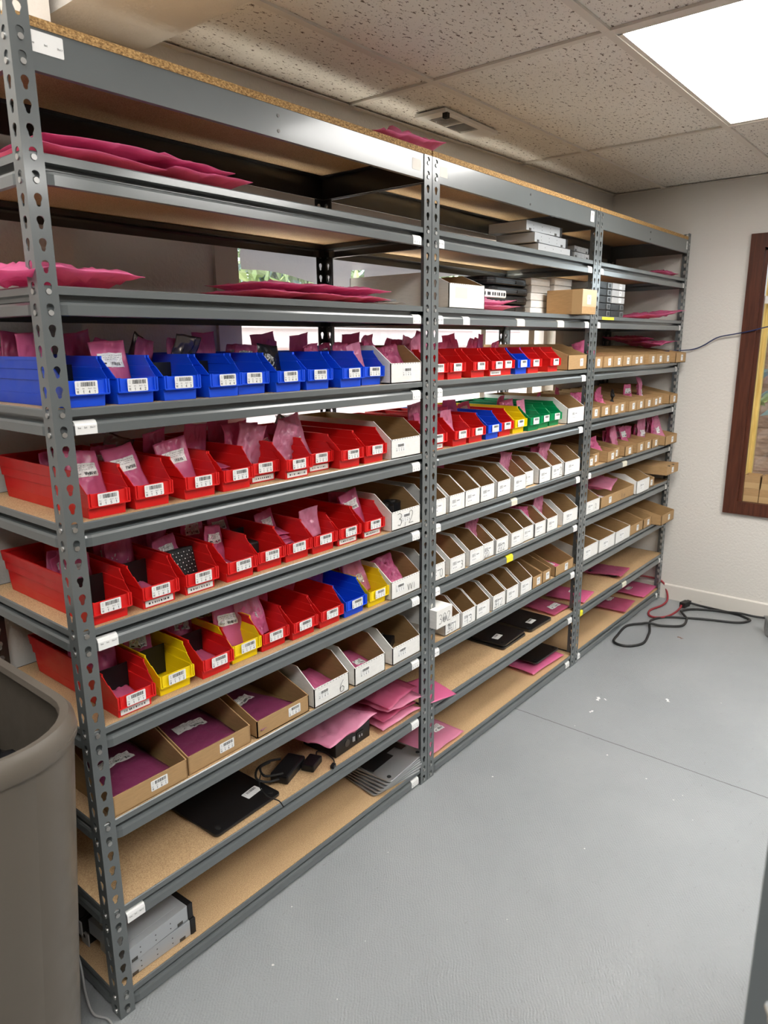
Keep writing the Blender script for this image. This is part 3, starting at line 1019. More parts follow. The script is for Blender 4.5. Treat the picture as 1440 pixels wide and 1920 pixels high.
def plastic_bin_mesh(color):
    mb = MB()
    # (z, half width, front y of the side wall at that height)
    lip0, lip1 = 0.024, 0.052
    st = [(0, .0405), (lip0, .0425), (lip1, .0442), (lip1, .0465), (.074, .0480), (.074, .0497), (BH, .0515)]
    def yf(z):
        if z <= lip0: return .012
        if z <= lip1: return .002
        return .004 + (z - lip1) / (BH - lip1) * .046
    def yb(hw): return BD - (.0515 - hw) * 1.4
    prof = [(z, hw, yf(z)) for z, hw in st]
    for s in (-1, 1):
        for (z0, h0, y0), (z1, h1, y1) in zip(prof[:-1], prof[1:]):
            if z0 == 0: y1 = .012
            if z0 == lip0: y0 = .002
            mb.add([(s * h0, y0, z0), (s * h0, yb(h0), z0), (s * h1, yb(h1), z1), (s * h1, y1, z1)], [(0, 1, 2, 3)], color)
    for (z0, h0, _), (z1, h1, _) in zip(prof[:-1], prof[1:]):
        mb.add([(-h0, yb(h0), z0), (h0, yb(h0), z0), (h1, yb(h1), z1), (-h1, yb(h1), z1)], [(0, 1, 2, 3)], color)
    a, b = .0405, .0425
    mb.add([(-a, .012, 0), (a, .012, 0), (a, yb(a), 0), (-a, yb(a), 0)], [(0, 1, 2, 3)], color)
    mb.add([(-a, .012, 0), (a, .012, 0), (b, .012, lip0), (-b, .012, lip0)], [(0, 1, 2, 3)], color)
    mb.add([(-b, .012, lip0), (b, .012, lip0), (b, .002, lip0), (-b, .002, lip0)], [(0, 1, 2, 3)], color)
    mb.add([(-b, .002, lip0), (b, .002, lip0), (.0442, .002, lip1), (-.0442, .002, lip1)], [(0, 1, 2, 3)], color)
    bm = bmesh.new()
    me0 = mb.mesh('t'); bm.from_mesh(me0)
    bmesh.ops.remove_doubles(bm, verts=bm.verts, dist=1e-5)
    bmesh.ops.recalc_face_normals(bm, faces=bm.faces)
    o = bpy.data.objects.new('tmp', me0); bm.to_mesh(me0); bm.free()
    COL.objects.link(o)
    md = o.modifiers.new('t', 'SOLIDIFY'); md.thickness = .0024; md.offset = 0
    md = o.modifiers.new('b', 'BEVEL'); md.width = .0008; md.segments = 1; md.limit_method = 'ANGLE'; md.angle_limit = R(50)
    dg = bpy.context.evaluated_depsgraph_get(); dg.update()
    me = bpy.data.meshes.new_from_object(o.evaluated_get(dg), depsgraph=dg)
    bpy.data.objects.remove(o)
    # label holder ribs and end ears, joined into the same shell
    ex = MB()
    for s in (-1, 1):
        for x in (.0458, .0400):
            ex.box(s * x - .0016, s * x + .0016, -.0022, .003, lip0 + .001, lip1 + .0015, color)
        ex.box(s * .0515 - .0018, s * .0515 + .0018, .046, BD - .004, BH - .005, BH + .0012, color)
    ex.box(-.046, .046, -.0022, .002, lip0 - .0008, lip0 + .0022, color)
    ex.box(-.0515, .0515, BD - .006, BD + .001, BH - .004, BH + .0012, color)
    bm = bmesh.new(); bm.from_mesh(me); bm.from_mesh(ex.mesh('e')); bm.to_mesh(me); bm.free()
    me.name = 'bin_body'
    return me


BINM = {c: plastic_bin_mesh(c + '_plastic') for c in ('blue', 'red', 'yellow', 'green')}
mb = MB(); mb.box(-.0395, .0395, -.0012, .0012, .004, .080, 'black_plastic'); DIVM = mb.mesh('divider')


def strip_mesh(seed):
    rng = random.Random(seed)
    mb = MB(); mb.box(-.036, .036, -.0004, 0, -.007, .007, 'label_white')
    x = -.028
    while x < .026:
        wd = rng.uniform(.002, .005)
        rect(mb, x, x + wd, -.0022, .0022, -.0006, 'ink' if rng.random() < .6 else 'faint_ink')
        x += wd + rng.uniform(.001, .004)
    return mb.mesh('strip_label', fix=False)


# ------------------------------------------------------------------ card bin boxes
CARTON = {}
def carton_mesh(w_, d, h, fh, slope, kind):
    key = (round(w_, 3), round(d, 3), round(h, 3), round(fh, 3), kind)
    if key in CARTON:
        return CARTON[key]
    o_, i_ = ('white_card', 'kraft_inside') if kind == 'white' else ('kraft_card', 'kraft_inside')
    t = .0028
    mb = MB()
    def panel(out, inn, outer_mat):
        n = len(out)
        mb.add(list(out) + list(inn), [tuple(range(n))], outer_mat)
        mb.add(list(out) + list(inn), [tuple(range(n, 2 * n))[::-1]], i_)
        mb.add(list(out) + list(inn), [(k, (k + 1) % n, n + (k + 1) % n, n + k) for k in range(n)], outer_mat if kind == 'kraft' else o_)
    side = [(0, 0), (d, 0), (d, h), (slope, h), (0, fh)]
    for s in (-1, 1):
        panel([(s * w_ / 2, y, z) for y, z in side], [(s * (w_ / 2 - t), y, z) for y, z in side], o_)
    panel([(-w_ / 2, 0, 0), (w_ / 2, 0, 0), (w_ / 2, 0, fh), (-w_ / 2, 0, fh)], [(-w_ / 2, t, 0), (w_ / 2, t, 0), (w_ / 2, t, fh), (-w_ / 2, t, fh)], o_)
    panel([(-w_ / 2, d, 0), (w_ / 2, d, 0), (w_ / 2, d, h), (-w_ / 2, d, h)], [(-w_ / 2, d - t, 0), (w_ / 2, d - t, 0), (w_ / 2, d - t, h), (-w_ / 2, d - t, h)], o_)
    panel([(-w_ / 2, 0, 0), (w_ / 2, 0, 0), (w_ / 2, d, 0), (-w_ / 2, d, 0)], [(-w_ / 2, 0, t), (w_ / 2, 0, t), (w_ / 2, d, t), (-w_ / 2, d, t)], o_)
    if kind == 'white':                     # perforation notches along the folded front edge
        n = max(5, int(w_ / .012))
        for k in range(n):
            x = -w_ / 2 + (k + .5) * w_ / n
            rect(mb, x - .0022, x + .0022, fh - .0034, fh - .0006, -.0003, 'faint_ink')
    CARTON[key] = mb.mesh('box_body', fix=False)
    return CARTON[key]


# ------------------------------------------------------------------ antistatic bags
BAGS = {}


def smooth_noise(u, v, s):
    return mnoise.noise(Vector((u * 3.1 + s * 7.3, v * 3.1 - s * 3.7, s * 1.9)))


def bag_meshes(w_, h, t, crump, droop, seed, material, label=None, nu=18, nv=20):
    """thin sealed pouch standing on Z with its face towards -Y; returns (body, label) meshes"""
    key = (w_, h, t, crump, droop, seed, material, label)
    if key in BAGS:
        return BAGS[key]
    rng = random.Random(seed)
    ph = [rng.uniform(0, 6.28) for _ in range(8)]
    cor = [(rng.uniform(-1, 1), rng.uniform(-1, 1)) for _ in range(4)]

    def mid(u, v):
        n1 = smooth_noise(u, v, seed)
        n2 = abs(smooth_noise(u * 2.3, v * 2.0, seed + 11))
        n3 = abs(smooth_noise(u * 4.1, v * 4.4, seed + 23))
        n4 = abs(smooth_noise(u * 7.3 + v * 2, v * 6.1 - u, seed + 31))
        em = (max(0, 4 * u * (1 - u)) * max(0, 4 * v * (1 - v))) ** .4
        y = crump * (n1 * (.7 + .4 * em) + em * ((n2 - .2) * 1.5 + (n3 - .15) * 1.3 + (n4 - .15) * .7)) - droop * v * v * h
        e = crump * .3
        x = (u - .5) * w_ + e * smooth_noise(u * .6 + 3, v * 1.6, seed + 5) * (1 if crump > .004 else .4)
        z = v * h + e * smooth_noise(u * 1.6, v * .5 + 4, seed + 9)
        for k, (cu, cv) in enumerate(((0, 0), (1, 0), (1, 1), (0, 1))):
            wgt = max(0, 1 - math.hypot(u - cu, v - cv) * 1.5) ** 2
            x += cor[k][0] * (crump * .3 + .003) * wgt; z += cor[(k + 1) % 4][1] * (crump * .3 + .004) * wgt
            y += cor[k][1] * crump * 1.0 * wgt
        return x, y, z

    def T_(u, v):
        bump_ = (max(0, 4 * u * (1 - u)) * max(0, 4 * v * (1 - v))) ** .8
        wr = 1 + .45 * smooth_noise(u * 3, v * 3, seed + 41)
        return .0004 + t * bump_ * wr

    def front(u, v, off=0.0):
        x, y, z = mid(u, v)
        return (x, y - T_(u, v) - off, z)
    mb = MB()
    F, Bk = [], []
    for j in range(nv + 1):
        for i in range(nu + 1):
            u, v = i / nu, j / nv
            x, y, z = mid(u, v); tt = T_(u, v)
            F.append((x, y - tt, z)); Bk.append((x, y + tt, z))
    W1 = nu + 1
    q = [(j * W1 + i, j * W1 + i + 1, (j + 1) * W1 + i + 1, (j + 1) * W1 + i) for j in range(nv) for i in range(nu)]
    N = len(F)
    rim = [i for i in range(W1)] + [j * W1 + nu for j in range(1, nv + 1)] + [nv * W1 + i for i in range(nu - 1, -1, -1)] + [j * W1 for j in range(nv - 1, 0, -1)]
    fs = q + [tuple(N + a for a in f[::-1]) for f in q]
    fs += [(rim[k], N + rim[k], N + rim[(k + 1) % len(rim)], rim[(k + 1) % len(rim)]) for k in range(len(rim))]
    mb.add(F + Bk, fs, material)
    body = mb.mesh('bag_film', smooth='all', fix=False)
    lab = None
    if label:
        u0, u1, v0, v1 = label
        lb = MB()
        n, mm = 12, 8
        pts = [front(u0 + (u1 - u0) * i / n, v0 + (v1 - v0) * j / mm, .0020) for j in range(mm + 1) for i in range(n + 1)]
        lb.add(pts, [(j * (n + 1) + i, j * (n + 1) + i + 1, (j + 1) * (n + 1) + i + 1, (j + 1) * (n + 1) + i) for j in range(mm) for i in range(n)], 'label_white')
        def G(x, z, y):
            return front(u0 + (u1 - u0) * x, v0 + (v1 - v0) * z, .0027)
        rg = random.Random(seed + 3)
        for k, zz in enumerate((.80, .66, .52)):
            x = .08 + .1 * k
            while x < .92 - .08 * k:
                wd = rg.uniform(.03, .09)
                rect(lb, x, x + wd, zz, zz + .04, 0, 'faint_ink', G); x += wd + .025
        barcode(lb, .45, .9, .12, .34, 0, rg, 'ink', G, 22)
        rect(lb, .1, .28, .2, .3, 0, 'ink', G)
        lab = lb.mesh('label', fix=False)
    BAGS[key] = (body, lab)
    return BAGS[key]


def bag(label, loc, rot, w_=.085, h=.13, t=.004, crump=.006, droop=0.0, seed=1, material='pink_film', lab=None, group=None, scale=1.0, name='antistatic_bag'):
    b, l = bag_meshes(w_, h, t, crump, droop, seed, material, lab)
    o = thing(name, label, 'bag', loc, group=group, rot=rot)
    put('bag_film', b, o)
    if l:
        put('label', l, o)
    o.scale = (scale, scale, scale)
    return o


FLAT = R(-90)
RNG = random.Random(77)
KIND_TXT = {'F': 'pink bag with white label at front of', 'T': 'tall pink bag at back of', 'M': 'pink bag standing midway in', 'B': 'large pink bag rising from front of',
            'L': 'flat pink bag lying in', 'K': 'shiny black bag sticking out of', 'N': 'dark silvery bag at back of', 'C': 'crumpled pink bag heaped in', 'P': 'pale pink bag drooping over front of',
            'U': 'clear bubble bag at back of'}


def fill(codes, where, x, y0, z, wi, dv=0.0):
    """put the bags seen in one bin: each code is one bag. x centre, y0 front, z floor, wi inner width"""
    from collections import Counter
    tot = Counter(codes); seen = Counter()
    for c in codes:
        k = seen[c]; seen[c] += 1
        n = tot[c]
        txt = KIND_TXT[c] + ' ' + where
        if n > 1:
            txt = (ORD[k + 1] if k else 'frontmost') + ' ' + txt
        grp = 'antistatic bags in ' + where if len(codes) > 1 else None
        j = lambda a: RNG.uniform(-a, a)
        sd = RNG.randrange(5)
        w_ = min(.088, wi * .92)
        big = wi > .12
        xx = x + (j(wi * .25) if big else j(.006))
        if c == 'F':
            bag(txt, (x + j(.005), y0 + .070 + .024 * k, z + .014), (R(-22 + j(3)), R(j(6)), R(j(8))), min(.094, wi * .98) if wi < .12 else .094, .118, .004, .004, .03, sd % 3, 'pink_film', (.14, .86, .50, .76), grp)
        elif c == 'T':
            bag(txt, (xx, y0 + max(.185, dv + .06 if dv else 0) + .038 * k + j(.01), z + .012), (R(j(13)), R(j(9)), R(j(24))), w_ * .86, (.106, .120, .134)[sd % 3], .0035, .007, .05, 10 + sd, 'pink_film', (.2, .8, .6, .85) if sd % 2 else None, grp)
        elif c == 'M':
            bag(txt, (xx, y0 + max(.115, dv + .045 if dv else 0) + .03 * k, z + .010), (R(-12 + j(10)), R(j(12)), R(j(18))), w_ * .92, .108, .005, .007, .03, 20 + sd, 'pink_film', (.22, .8, .55, .8) if sd % 2 == 0 else None, grp)
        elif c == 'B':
            bag(txt, (xx, y0 + .072 + .028 * k, z + .016), (R(-10 + j(9)), R(j(18)), R(j(14))), min(w_, .088), (.128, .136)[sd % 2], .008, .010, .10, 30 + sd, ('pale_pink_film', 'pink_film')[k % 2], (.3, .72, .28, .52) if sd % 2 else None, grp)
        elif c == 'L':
            bag(txt, (xx * 1.0, y0 + .035 + .012 * k, z + .010 + .011 * k), (FLAT + R(8), 0, R(j(9))), w_ * .93, .125, .004, .004, 0, 40 + sd, 'pink_film', (.3, .78, .2, .42) if sd % 2 else None, grp)
        elif c == 'C':
            bag(txt, (xx, y0 + .060 + .024 * k, z + .020 + .012 * k), (R(-35 + j(14)), R(j(20)), R(j(24))), w_ * .9, .100, .010, .013, .1, 50 + sd, ('pink_film', 'pale_pink_film')[k % 2], None, grp)
        elif c == 'P':
            bag(txt, (xx, y0 + .055, z + .030), (R(-22), R(j(8)), R(j(10))), w_ * .85, .085, .005, .006, .30, 60 + sd, 'pale_pink_film', None, grp)
        elif c == 'K':
            bag(txt, (x, y0 + .066, z + .022), (R(-20), R(9), R(6)), w_ * .98, .098, .007, .003, .04, 70, 'black_film', None, grp)
        elif c == 'N':
            bag(txt, (x, y0 + .20 + .03 * k, z + .02), (R(j(8)), R(22 + j(8)), R(j(12))), w_ * .9, .125, .004, .005, .05, 80 + sd, 'silver_film', None, grp)
        elif c == 'U':
            bag(txt, (x, y0 + .24, z + .03), (R(-20), R(j(8)), R(j(12))), w_, .105, .014, .010, .1, 90 + sd, 'bubble_film', None, grp)


def bay_where(n, l, b, noun='bin'):
    return '%s %s, %s shelf%s, %s' % (ORD[n], noun, shelfname(l), '' if l in (1, 10) else ' down', BAYN[b])


def plastic_bin(color, n, l, b, x, y=0.006, codes='', div=0.0, strip=False, rz=0.0, lab=True):
    if x - BW / 2 < BAYS[b][0] + .040:
        y = max(y, .0070)
    tagtxt = 'H-%d-%d-%d' % (b + 1, l, n)
    lb = ('%s plastic bin tagged %s, %s along %s shelf down, near bay' % (color, tagtxt, ORD[n], shelfname(l))) if b == 0 else \
        ('%s plastic shelf bin, %s along %s shelf down, %s' % (color, ORD[n], shelfname(l), BAYN[b]))
    t = thing('plastic_bin', lb, 'bin', (x, y, S(l)), rz, 'plastic parts bins on the racks')
    put('bin_body', BINM[color], t)
    if lab:
        me = get_label(('bin', tagtxt), lambda: label_mesh(.047, .026, 'H%d%d%d' % (b + 1, l, n), b * 1000 + l * 50 + n))
        put('label', me, t, (.003 * math.sin(n * 5), -.0026, .0385), (0, R(2.0 * math.sin(n * 3.1)), 0))
    if strip:
        put('strip_label', get_label(('strip', l, n), lambda: strip_mesh(l * 10 + n)), t, (0, .0105, .010), (R(-1.5), 0, 0))
    if div:
        put('divider', DIVM, t, (0, div, 0))
    fill(codes, bay_where(n, l, b), x, y, S(l) + .002, .086, div)


def carton(kind, n, l, b, xl, xr, y=0.004, h=.112, fh=.060, codes='', d=.42, lab='box', write=None, slope=.07, z=0.0, lx=None, old=False, rz=0.0):
    w_ = xr - xl - .002
    x = (xl + xr) / 2
    if xl < BAYS[b][0] + .040 or xr > BAYS[b][1] - .039:
        y = max(y, .0045)                       # stands behind the flange of the upright
    col = 'white' if kind == 'white' else 'brown'
    t = thing('cardboard_box', '%s open front cardboard box, %s along %s shelf down, %s' % (col, ORD[n], shelfname(l), BAYN[b]), 'box', (x, y, S(l) + z), rz, 'open front cardboard boxes on the racks')
    put('box_body', carton_mesh(w_, d, h, fh, slope, kind), t)
    if lab == 'loc':
        me = get_label(('c', l, n, b), lambda: label_mesh(.045, .026, 'H%d%d%d' % (b + 1, l, n % 10), b * 997 + l * 51 + n))
        put('label', me, t, (w_ * .02 if lx is None else lx, -.0003, fh * .55))
    elif lab == 'paper':
        def mk():
            q = MB(); q.box(-.030, .030, -.0003, 0, -.017, .017, 'label_white')
            rg = random.Random(n + 10 * l)
            barcode(q, -.024, .0, 0, .012, -.0005, rg, 'faint_ink', n=14)
            for k in range(3): rect(q, -.022 + .009 * k, -.018 + .009 * k, -.012, -.008, -.0005, 'faint_ink')
            rect(q, .004, .022, .004, .008, -.0005, 'faint_ink')
            return q.mesh('label', fix=False)
        put('label', get_label(('p', n % 4), mk), t, (-w_ * .08, -.0003, fh * .52), scale=(min(1, w_ / .085),) * 3)
    elif lab == 'small':
        put('label', get_label(('s', n % 5), lambda: small_label(.030, .032, n)), t, (w_ * .1 if lx is None else lx, -.0003, fh * .5), (0, R(2 * math.sin(n * 2)), 0))
    if write:
        txt, wx, wz, wh = write
        q = MB()
        for pl in strokes(txt, wx, wz, wh, .3):
            ribbon(q, pl, .0016, -.0011, 'ink')
        put('marker_writing', q.mesh('marker_writing', fix=False), t)
    fill(codes, bay_where(n, l, b, 'box'), x, y, S(l) + z + .004, w_ - .012)
    return t


# near bay ------------------------------------------------------------
B0 = [
    (4, [('blue', .079, .006, 'TTTT', .13, 0), ('blue', .190, .006, 'FTT', 0, 0), ('blue', .302, .008, 'TN', .10, 0), ('blue', .421, .006, 'TN', .12, 0),
         ('blue', .517, .020, 'TTT', 0, 0), ('blue', .629, .008, 'KTT', 0, 0), ('blue', .737, .010, 'TT', 0, 0), ('blue', .861, .002, 'TTM', 0, 0), ('blue', .972, .022, 'PMT', 0, 0)]),
    (5, [('red', .104, .010, 'FTM', .16, 0), ('red', .212, .012, 'FMN', .15, 0), ('red', .338, .010, 'FMT', 0, 0), ('red', .448, .012, 'LLLLT', 0, 0),
         ('red', .553, .036, 'BBT', 0, 1), ('red', .650, .010, 'MBT', 0, 1), ('red', .757, .034, 'BNT', 0, 1), ('red', .857, .008, 'U', 0, 0), ('red', .966, .010, '', 0, 0)]),
    (6, [('red', .084, .006, 'MMMT', .10, 0), ('red', .206, .008, 'LMMT', .12, 1), ('red', .320, .010, 'MTT', 0, 1), ('red', .440, .008, 'LMT', 0, 0),
         ('red', .545, .016, 'M', .16, 0), ('red', .645, .016, 'LLLLLM', 0, 0), ('red', .745, .014, 'P', 0, 0), ('red', .848, .014, '', 0, 1), ('red', .957, .012, 'FMM', 0, 1)]),
    (7, [('red', .120, .004, 'LMMM', .10, 1), ('yellow', .236, .018, 'MM', .11, 0), ('red', .352, .012, 'LMT', .12, 0), ('yellow', .452, .022, 'FM', .13, 0),
         ('red', .550, .020, 'BCC', 0, 0), ('red', .655, .012, 'T', 0, 0), ('red', .762, .012, 'T', 0, 0), ('blue', .868, .012, 'T', 0, 0), ('yellow', .976, .012, 'BMM', 0, 0)]),
]
for l, row in B0:
    for n, (c, x, y, codes, dv, stp) in enumerate(row, 1):
        plastic_bin(c, n, l, 0, x, y, codes, dv, bool(stp))
carton('white', 10, 4, 0, 1.030, 1.186, .006, codes='CCCTTTT', lab='loc')
carton('white', 10, 5, 0, 1.030, 1.183, .006, codes='', lab='loc', lx=-.03)
carton('white', 10, 6, 0, 1.030, 1.183, .006, codes='', lab='loc', write=('3,2', -.045, .012, .040), lx=.0)
carton('white', 10, 7, 0, 1.028, 1.183, .006, codes='CLL', lab='loc', lx=-.03, write=('VVl', .008, .012, .020))
carton('kraft', 1, 8, 0, .040, .238, .008, fh=.050, slope=.20, lab='loc', lx=.02)
carton('kraft', 2, 8, 0, .242, .440, .012, fh=.050, slope=.20, lab='loc', lx=.02)
carton('kraft', 3, 8, 0, .460, .655, .010, fh=.050, slope=.20, lab='loc', lx=.04)
carton('white', 4, 8, 0, .672, .822, .006, lab='loc', lx=-.035, write=('6', .033, .008, .036), codes='L')
carton('white', 5, 8, 0, .848, .996, .006, lab='loc', lx=-.025, codes='L')
carton('white', 6, 8, 0, 1.034, 1.186, .006, lab='loc', lx=-.025)
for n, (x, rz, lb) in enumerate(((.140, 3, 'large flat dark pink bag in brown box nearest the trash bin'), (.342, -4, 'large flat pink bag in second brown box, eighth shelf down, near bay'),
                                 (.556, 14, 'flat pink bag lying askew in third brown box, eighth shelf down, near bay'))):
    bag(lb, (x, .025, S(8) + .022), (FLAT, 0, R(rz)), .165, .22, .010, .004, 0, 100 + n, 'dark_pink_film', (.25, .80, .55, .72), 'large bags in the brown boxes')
# black foam and mesh parts lying in bins
def small_block(name, label, loc, dims, mats, rot=(0, 0, 0), holes=False, cat='part'):
    mb = MB(); w_, d, h = dims
    mb.box(-w_ / 2, w_ / 2, -d / 2, d / 2, 0, h, mats)
    me = bake(mb, name, bevel=min(dims) * .12)
    t = thing(name, label, cat, loc, rot=rot)
    put('casing', me, t)
    if holes:
        q = MB()
        for i in range(9):
            for k in range(9):
                q.disk((-w_ * .42 + i * w_ * .105, -d / 2 - .0002, h * .08 + k * h * .1), .0014, 'y', -.0004, 'label_white' if (i + k) % 2 else 'dark_steel', 6)
        q.build('perforated_face', t)
    return t
small_block('perforated_tray', 'black perforated metal tray in third bin, sixth shelf down, near bay', (.322, .092, S(6) + .006), (.074, .035, .085), 'black_plastic', (R(-14), 0, 0), True)
small_block('foam_block', 'black foam block in fifth bin, sixth shelf down, near bay', (.545, .13, S(6) + .004), (.07, .05, .05), 'rubber')
for k, (dx, dy) in enumerate(((-.03, .07), (.03, .09))):
    t = thing('fan_housing', ('black round fan part in box marked 3,2', 'rear black round fan part in box marked 3,2')[k], 'part', (1.106 + dx, dy, S(6) + .024), group='black fan parts')
    q = MB(); q.disk((0, 0, 0), .03, 'z', .045, 'black_plastic', 18); q.build('housing', t)
    q = MB(); q.disk((0, 0, .045), .012, 'z', .004, 'dark_steel', 12); q.build('hub', t)
t = thing('black_adapter', 'small black adapter in last white box, eighth shelf down, near bay', 'adapter', (1.11, .10, S(8) + .01), .5)
q = MB(); q.box(-.05, .05, -.025, .025, 0, .03, 'black_plastic'); put('casing', bake(q, 'casing', bevel=.004), t)
q = MB(); q.tube(smooth_path([(-.05, 0, .015), (-.07, .01, .03), (-.06, .03, .045), (-.02, .03, .05), (.02, .01, .045)]), .0025, 'rubber'); q.build('lead', t)

# middle bay ----------------------------------------------------------
row = [('red', 1.284, .004, 'BBBTT'), ('red', 1.386, .006, 'T'), ('red', 1.530, .006, 'TT'), ('red', 1.647, .004, 'TT'), ('red', 1.737, .016, 'TT'), ('blue', 1.842, .008, 'TT'),
       ('red', 1.940, .008, 'T'), ('red', 2.012, .05, ''), ('red', 2.108, .008, '')]
row[7] = ('red', 2.0255, .10, 'T')
for n, (c, x, y, codes) in enumerate(row, 1):
    if n == 8:
        x, y = 2.0240, .095
        continue
    plastic_bin(c, n if n < 8 else n - 1, 4, 1, x, y, codes, 0, n == 4)
carton('kraft', 9, 4, 1, 2.214, 2.400, .002, fh=.062, h=.108, slope=.12, lab='small', lx=.04)
row = [('red', 1.284, .004, 'CB', 1), ('red', 1.420, .004, 'PT', 0), ('red', 1.526, .006, 'TT', 0), ('blue', 1.638, .006, 'LT', 0), ('red', 1.743, .014, 'T', 0), ('yellow', 1.848, .014, '', 0),
       ('green', 1.957, .006, 'MPT', 0), ('green', 2.062, .016, '', 0), ('green', 2.168, .020, '', 0)]
for n, (c, x, y, codes, stp) in enumerate(row, 1):
    plastic_bin(c, n, 5, 1, x, y, codes, 0, bool(stp))
carton('white', 10, 5, 1, 2.236, 2.404, .002, fh=.066, lab='paper', codes='T')
# sixth to eighth shelves: narrow white boxes
for n, (xl, xr, y, codes, wr) in enumerate(((1.236, 1.332, .004, '', None), (1.345, 1.447, .004, '', None), (1.448, 1.549, .006, '', None), (1.551, 1.653, .006, 'T', None), (1.667, 1.769, .004, '', None),
                                            (1.790, 1.893, .004, 'B', None), (1.895, 1.990, .022, 'CC', None), (2.003, 2.107, .004, '', None), (2.119, 2.222, .006, 'BFM', ('2', .022, .012, .034)), (2.238, 2.396, .004, 'TT', None)), 1):
    carton('white', n, 6, 1, xl, xr, y, codes=codes, lab='paper', write=wr)
for n, (xl, xr, y, codes, wr) in enumerate(((1.236, 1.330, .004, '', ('0', .012, .010, .03)), (1.355, 1.458, .004, 'MM', ('3', .018, .012, .026)), (1.482, 1.585, .004, '', None), (1.586, 1.668, .010, 'BB', ('2D', -.03, .006, .026)),
                                            (1.670, 1.768, .004, '', ('222', -.035, .010, .026)), (1.790, 1.893, .006, '', None), (1.895, 1.986, .010, '', None), (1.988, 2.088, .006, 'CM', None), (2.094, 2.200, .004, 'B', None), (2.247, 2.402, .004, '', None)), 1):
    carton('white', n, 7, 1, xl, xr, y, codes=codes, lab='paper', write=wr)
for n, (k, xl, xr, y, codes, wr) in enumerate((('white', 1.340, 1.438, .010, 'L', ('301', -.035, .010, .030)), ('white', 1.440, 1.536, .004, '', ('13', -.02, .010, .030)), ('white', 1.539, 1.640, .004, '', None),
                                               ('white', 1.657, 1.758, .004, '', ('312', -.036, .010, .030)), ('white', 1.765, 1.866, .004, '', None), ('white', 1.879, 1.982, .004, '', None)), 2):
    carton(k, n, 8, 1, xl, xr, y, codes=codes, lab='paper', write=wr)
carton('kraft', 8, 8, 1, 1.984, 2.076, .004, fh=.052, slope=.16, lab='small'); carton('kraft', 9, 8, 1, 2.080, 2.160, .006, fh=.052, slope=.16, lab='small'); carton('kraft', 10, 8, 1, 2.200, 2.384, .004, fh=.046, slope=.16, lab='small', codes='L')
# closed white box with a hand hole, perched over the front edge on a lower box
carton('white', 1, 8, 1, 1.240, 1.336, .10, fh=.068, h=.070, slope=.0, lab=None, d=.30)
t = thing('cardboard_box', 'closed white box with a hand hole, marked 302, overhanging shelf front, middle bay', 'box', (1.278, -.030, S(8) + .072), 0)
q = MB(); q.box(-.047, .047, 0, .30, 0, .066, 'white_card'); q.build('box_body', t)
q = MB(); q.prism([(.020 * math.cos(R(a)) * (1.0) , .07 + .009 * math.sin(R(a))) for a in range(0, 360, 20)], 'z', .0655, .0665, 'dark_void'); q.build('hand_hole', t)
q = MB()
for pl in strokes('302', -.034, .014, .034, .3): ribbon(q, pl, .0016, -.0005, 'ink')
barcode(q, -.012, .016, .020, .034, -.0004, random.Random(4), 'faint_ink', n=14)
put('marker_writing', q.mesh('marker_writing', fix=False), t)

# far bay -------------------------------------------------------------
for i in range(9):
    carton('kraft', i + 1, 4, 2, 2.470 + .109 * i, 2.470 + .109 * i + .1075, -.002 * i - (.0 if i != 5 else -.02), fh=.050, h=.092, slope=.30, lab='small', codes={0: 'C', 1: 'C', 2: 'L'}.get(i, ''))
carton('kraft', 10, 4, 2, 3.456, 3.6265, -.042, fh=.054, h=.092, slope=.30, lab='small')
for n, (xl, y, codes) in enumerate(((2.478, .0, 'CT'), (2.588, .0, ''), (2.706, -.002, 'CL'), (2.812, .012, 'M'), (2.925, -.002, ''), (3.031, -.002, 'L'), (3.142, -.004, 'M'), (3.248, -.004, 'B'), (3.354, .012, '')), 1):
    carton('kraft', n, 5, 2, xl, xl + .1045, y, fh=.050, h=.092, slope=.30, lab='small', codes=codes)
carton('kraft', 10, 5, 2, 3.492, 3.6265, -.016, fh=.050, h=.100, slope=.24, lab='small')
for n, (xl, xr, y, codes) in enumerate(((2.462, 2.562, .0, ''), (2.566, 2.668, .030, ''), (2.696, 2.798, -.002, 'LC'), (2.800, 2.898, .020, ''), (2.918, 3.024, -.002, 'BBM'), (3.078, 3.180, -.004, 'FF'), (3.184, 3.288, -.004, 'M'), (3.292, 3.400, -.006, 'BM')), 1):
    carton('kraft', n, 6, 2, xl, xr, y, fh=.050, h=.092, slope=.26, lab='small', codes=codes)
carton('kraft', 9, 6, 2, 3.432, 3.6265, -.032, fh=.052, h=.092, slope=.26, lab='small', codes='BBB')
carton('white', 1, 7, 2, 2.464, 2.652, .004, fh=.062, h=.10, lab='paper', write=('2', .04, .018, .022))
carton('kraft', 2, 7, 2, 2.662, 3.098, .004, fh=.056, h=.10, slope=.15, lab='small', lx=-.10, codes='L', write=('Vie', .045, .012, .024))
carton('white', 3, 7, 2, 3.104, 3.296, -.008, fh=.070, h=.105, lab='paper')
carton('kraft', 4, 7, 2, 3.304, 3.415, .006, fh=.050, h=.095, slope=.2, lab='small')
carton('kraft', 5, 7, 2, 3.450, 3.6265, .10, fh=.058, h=.060, slope=.0, lab=None, d=.30)
t = thing('cardboard_box', 'closed brown box overhanging the shelf front beside the end wall, seventh shelf down', 'box', (3.528, -.055, S(7) + .062), 0)
q = MB(); q.box(-.098, .098, 0, .36, 0, .050, 'kraft_card'); q.build('box_body', t)
for x in (-.07, .0): 
    q = MB(); q.box(x, x + .022, -.0004, .010, .0475, .0508, 'dark_void'); q.build('flap_slot', t)
put('label', get_label('upside', lambda: small_label(.032, .030, 99)), t, (0, -.0003, .022), (0, math.pi, 0))
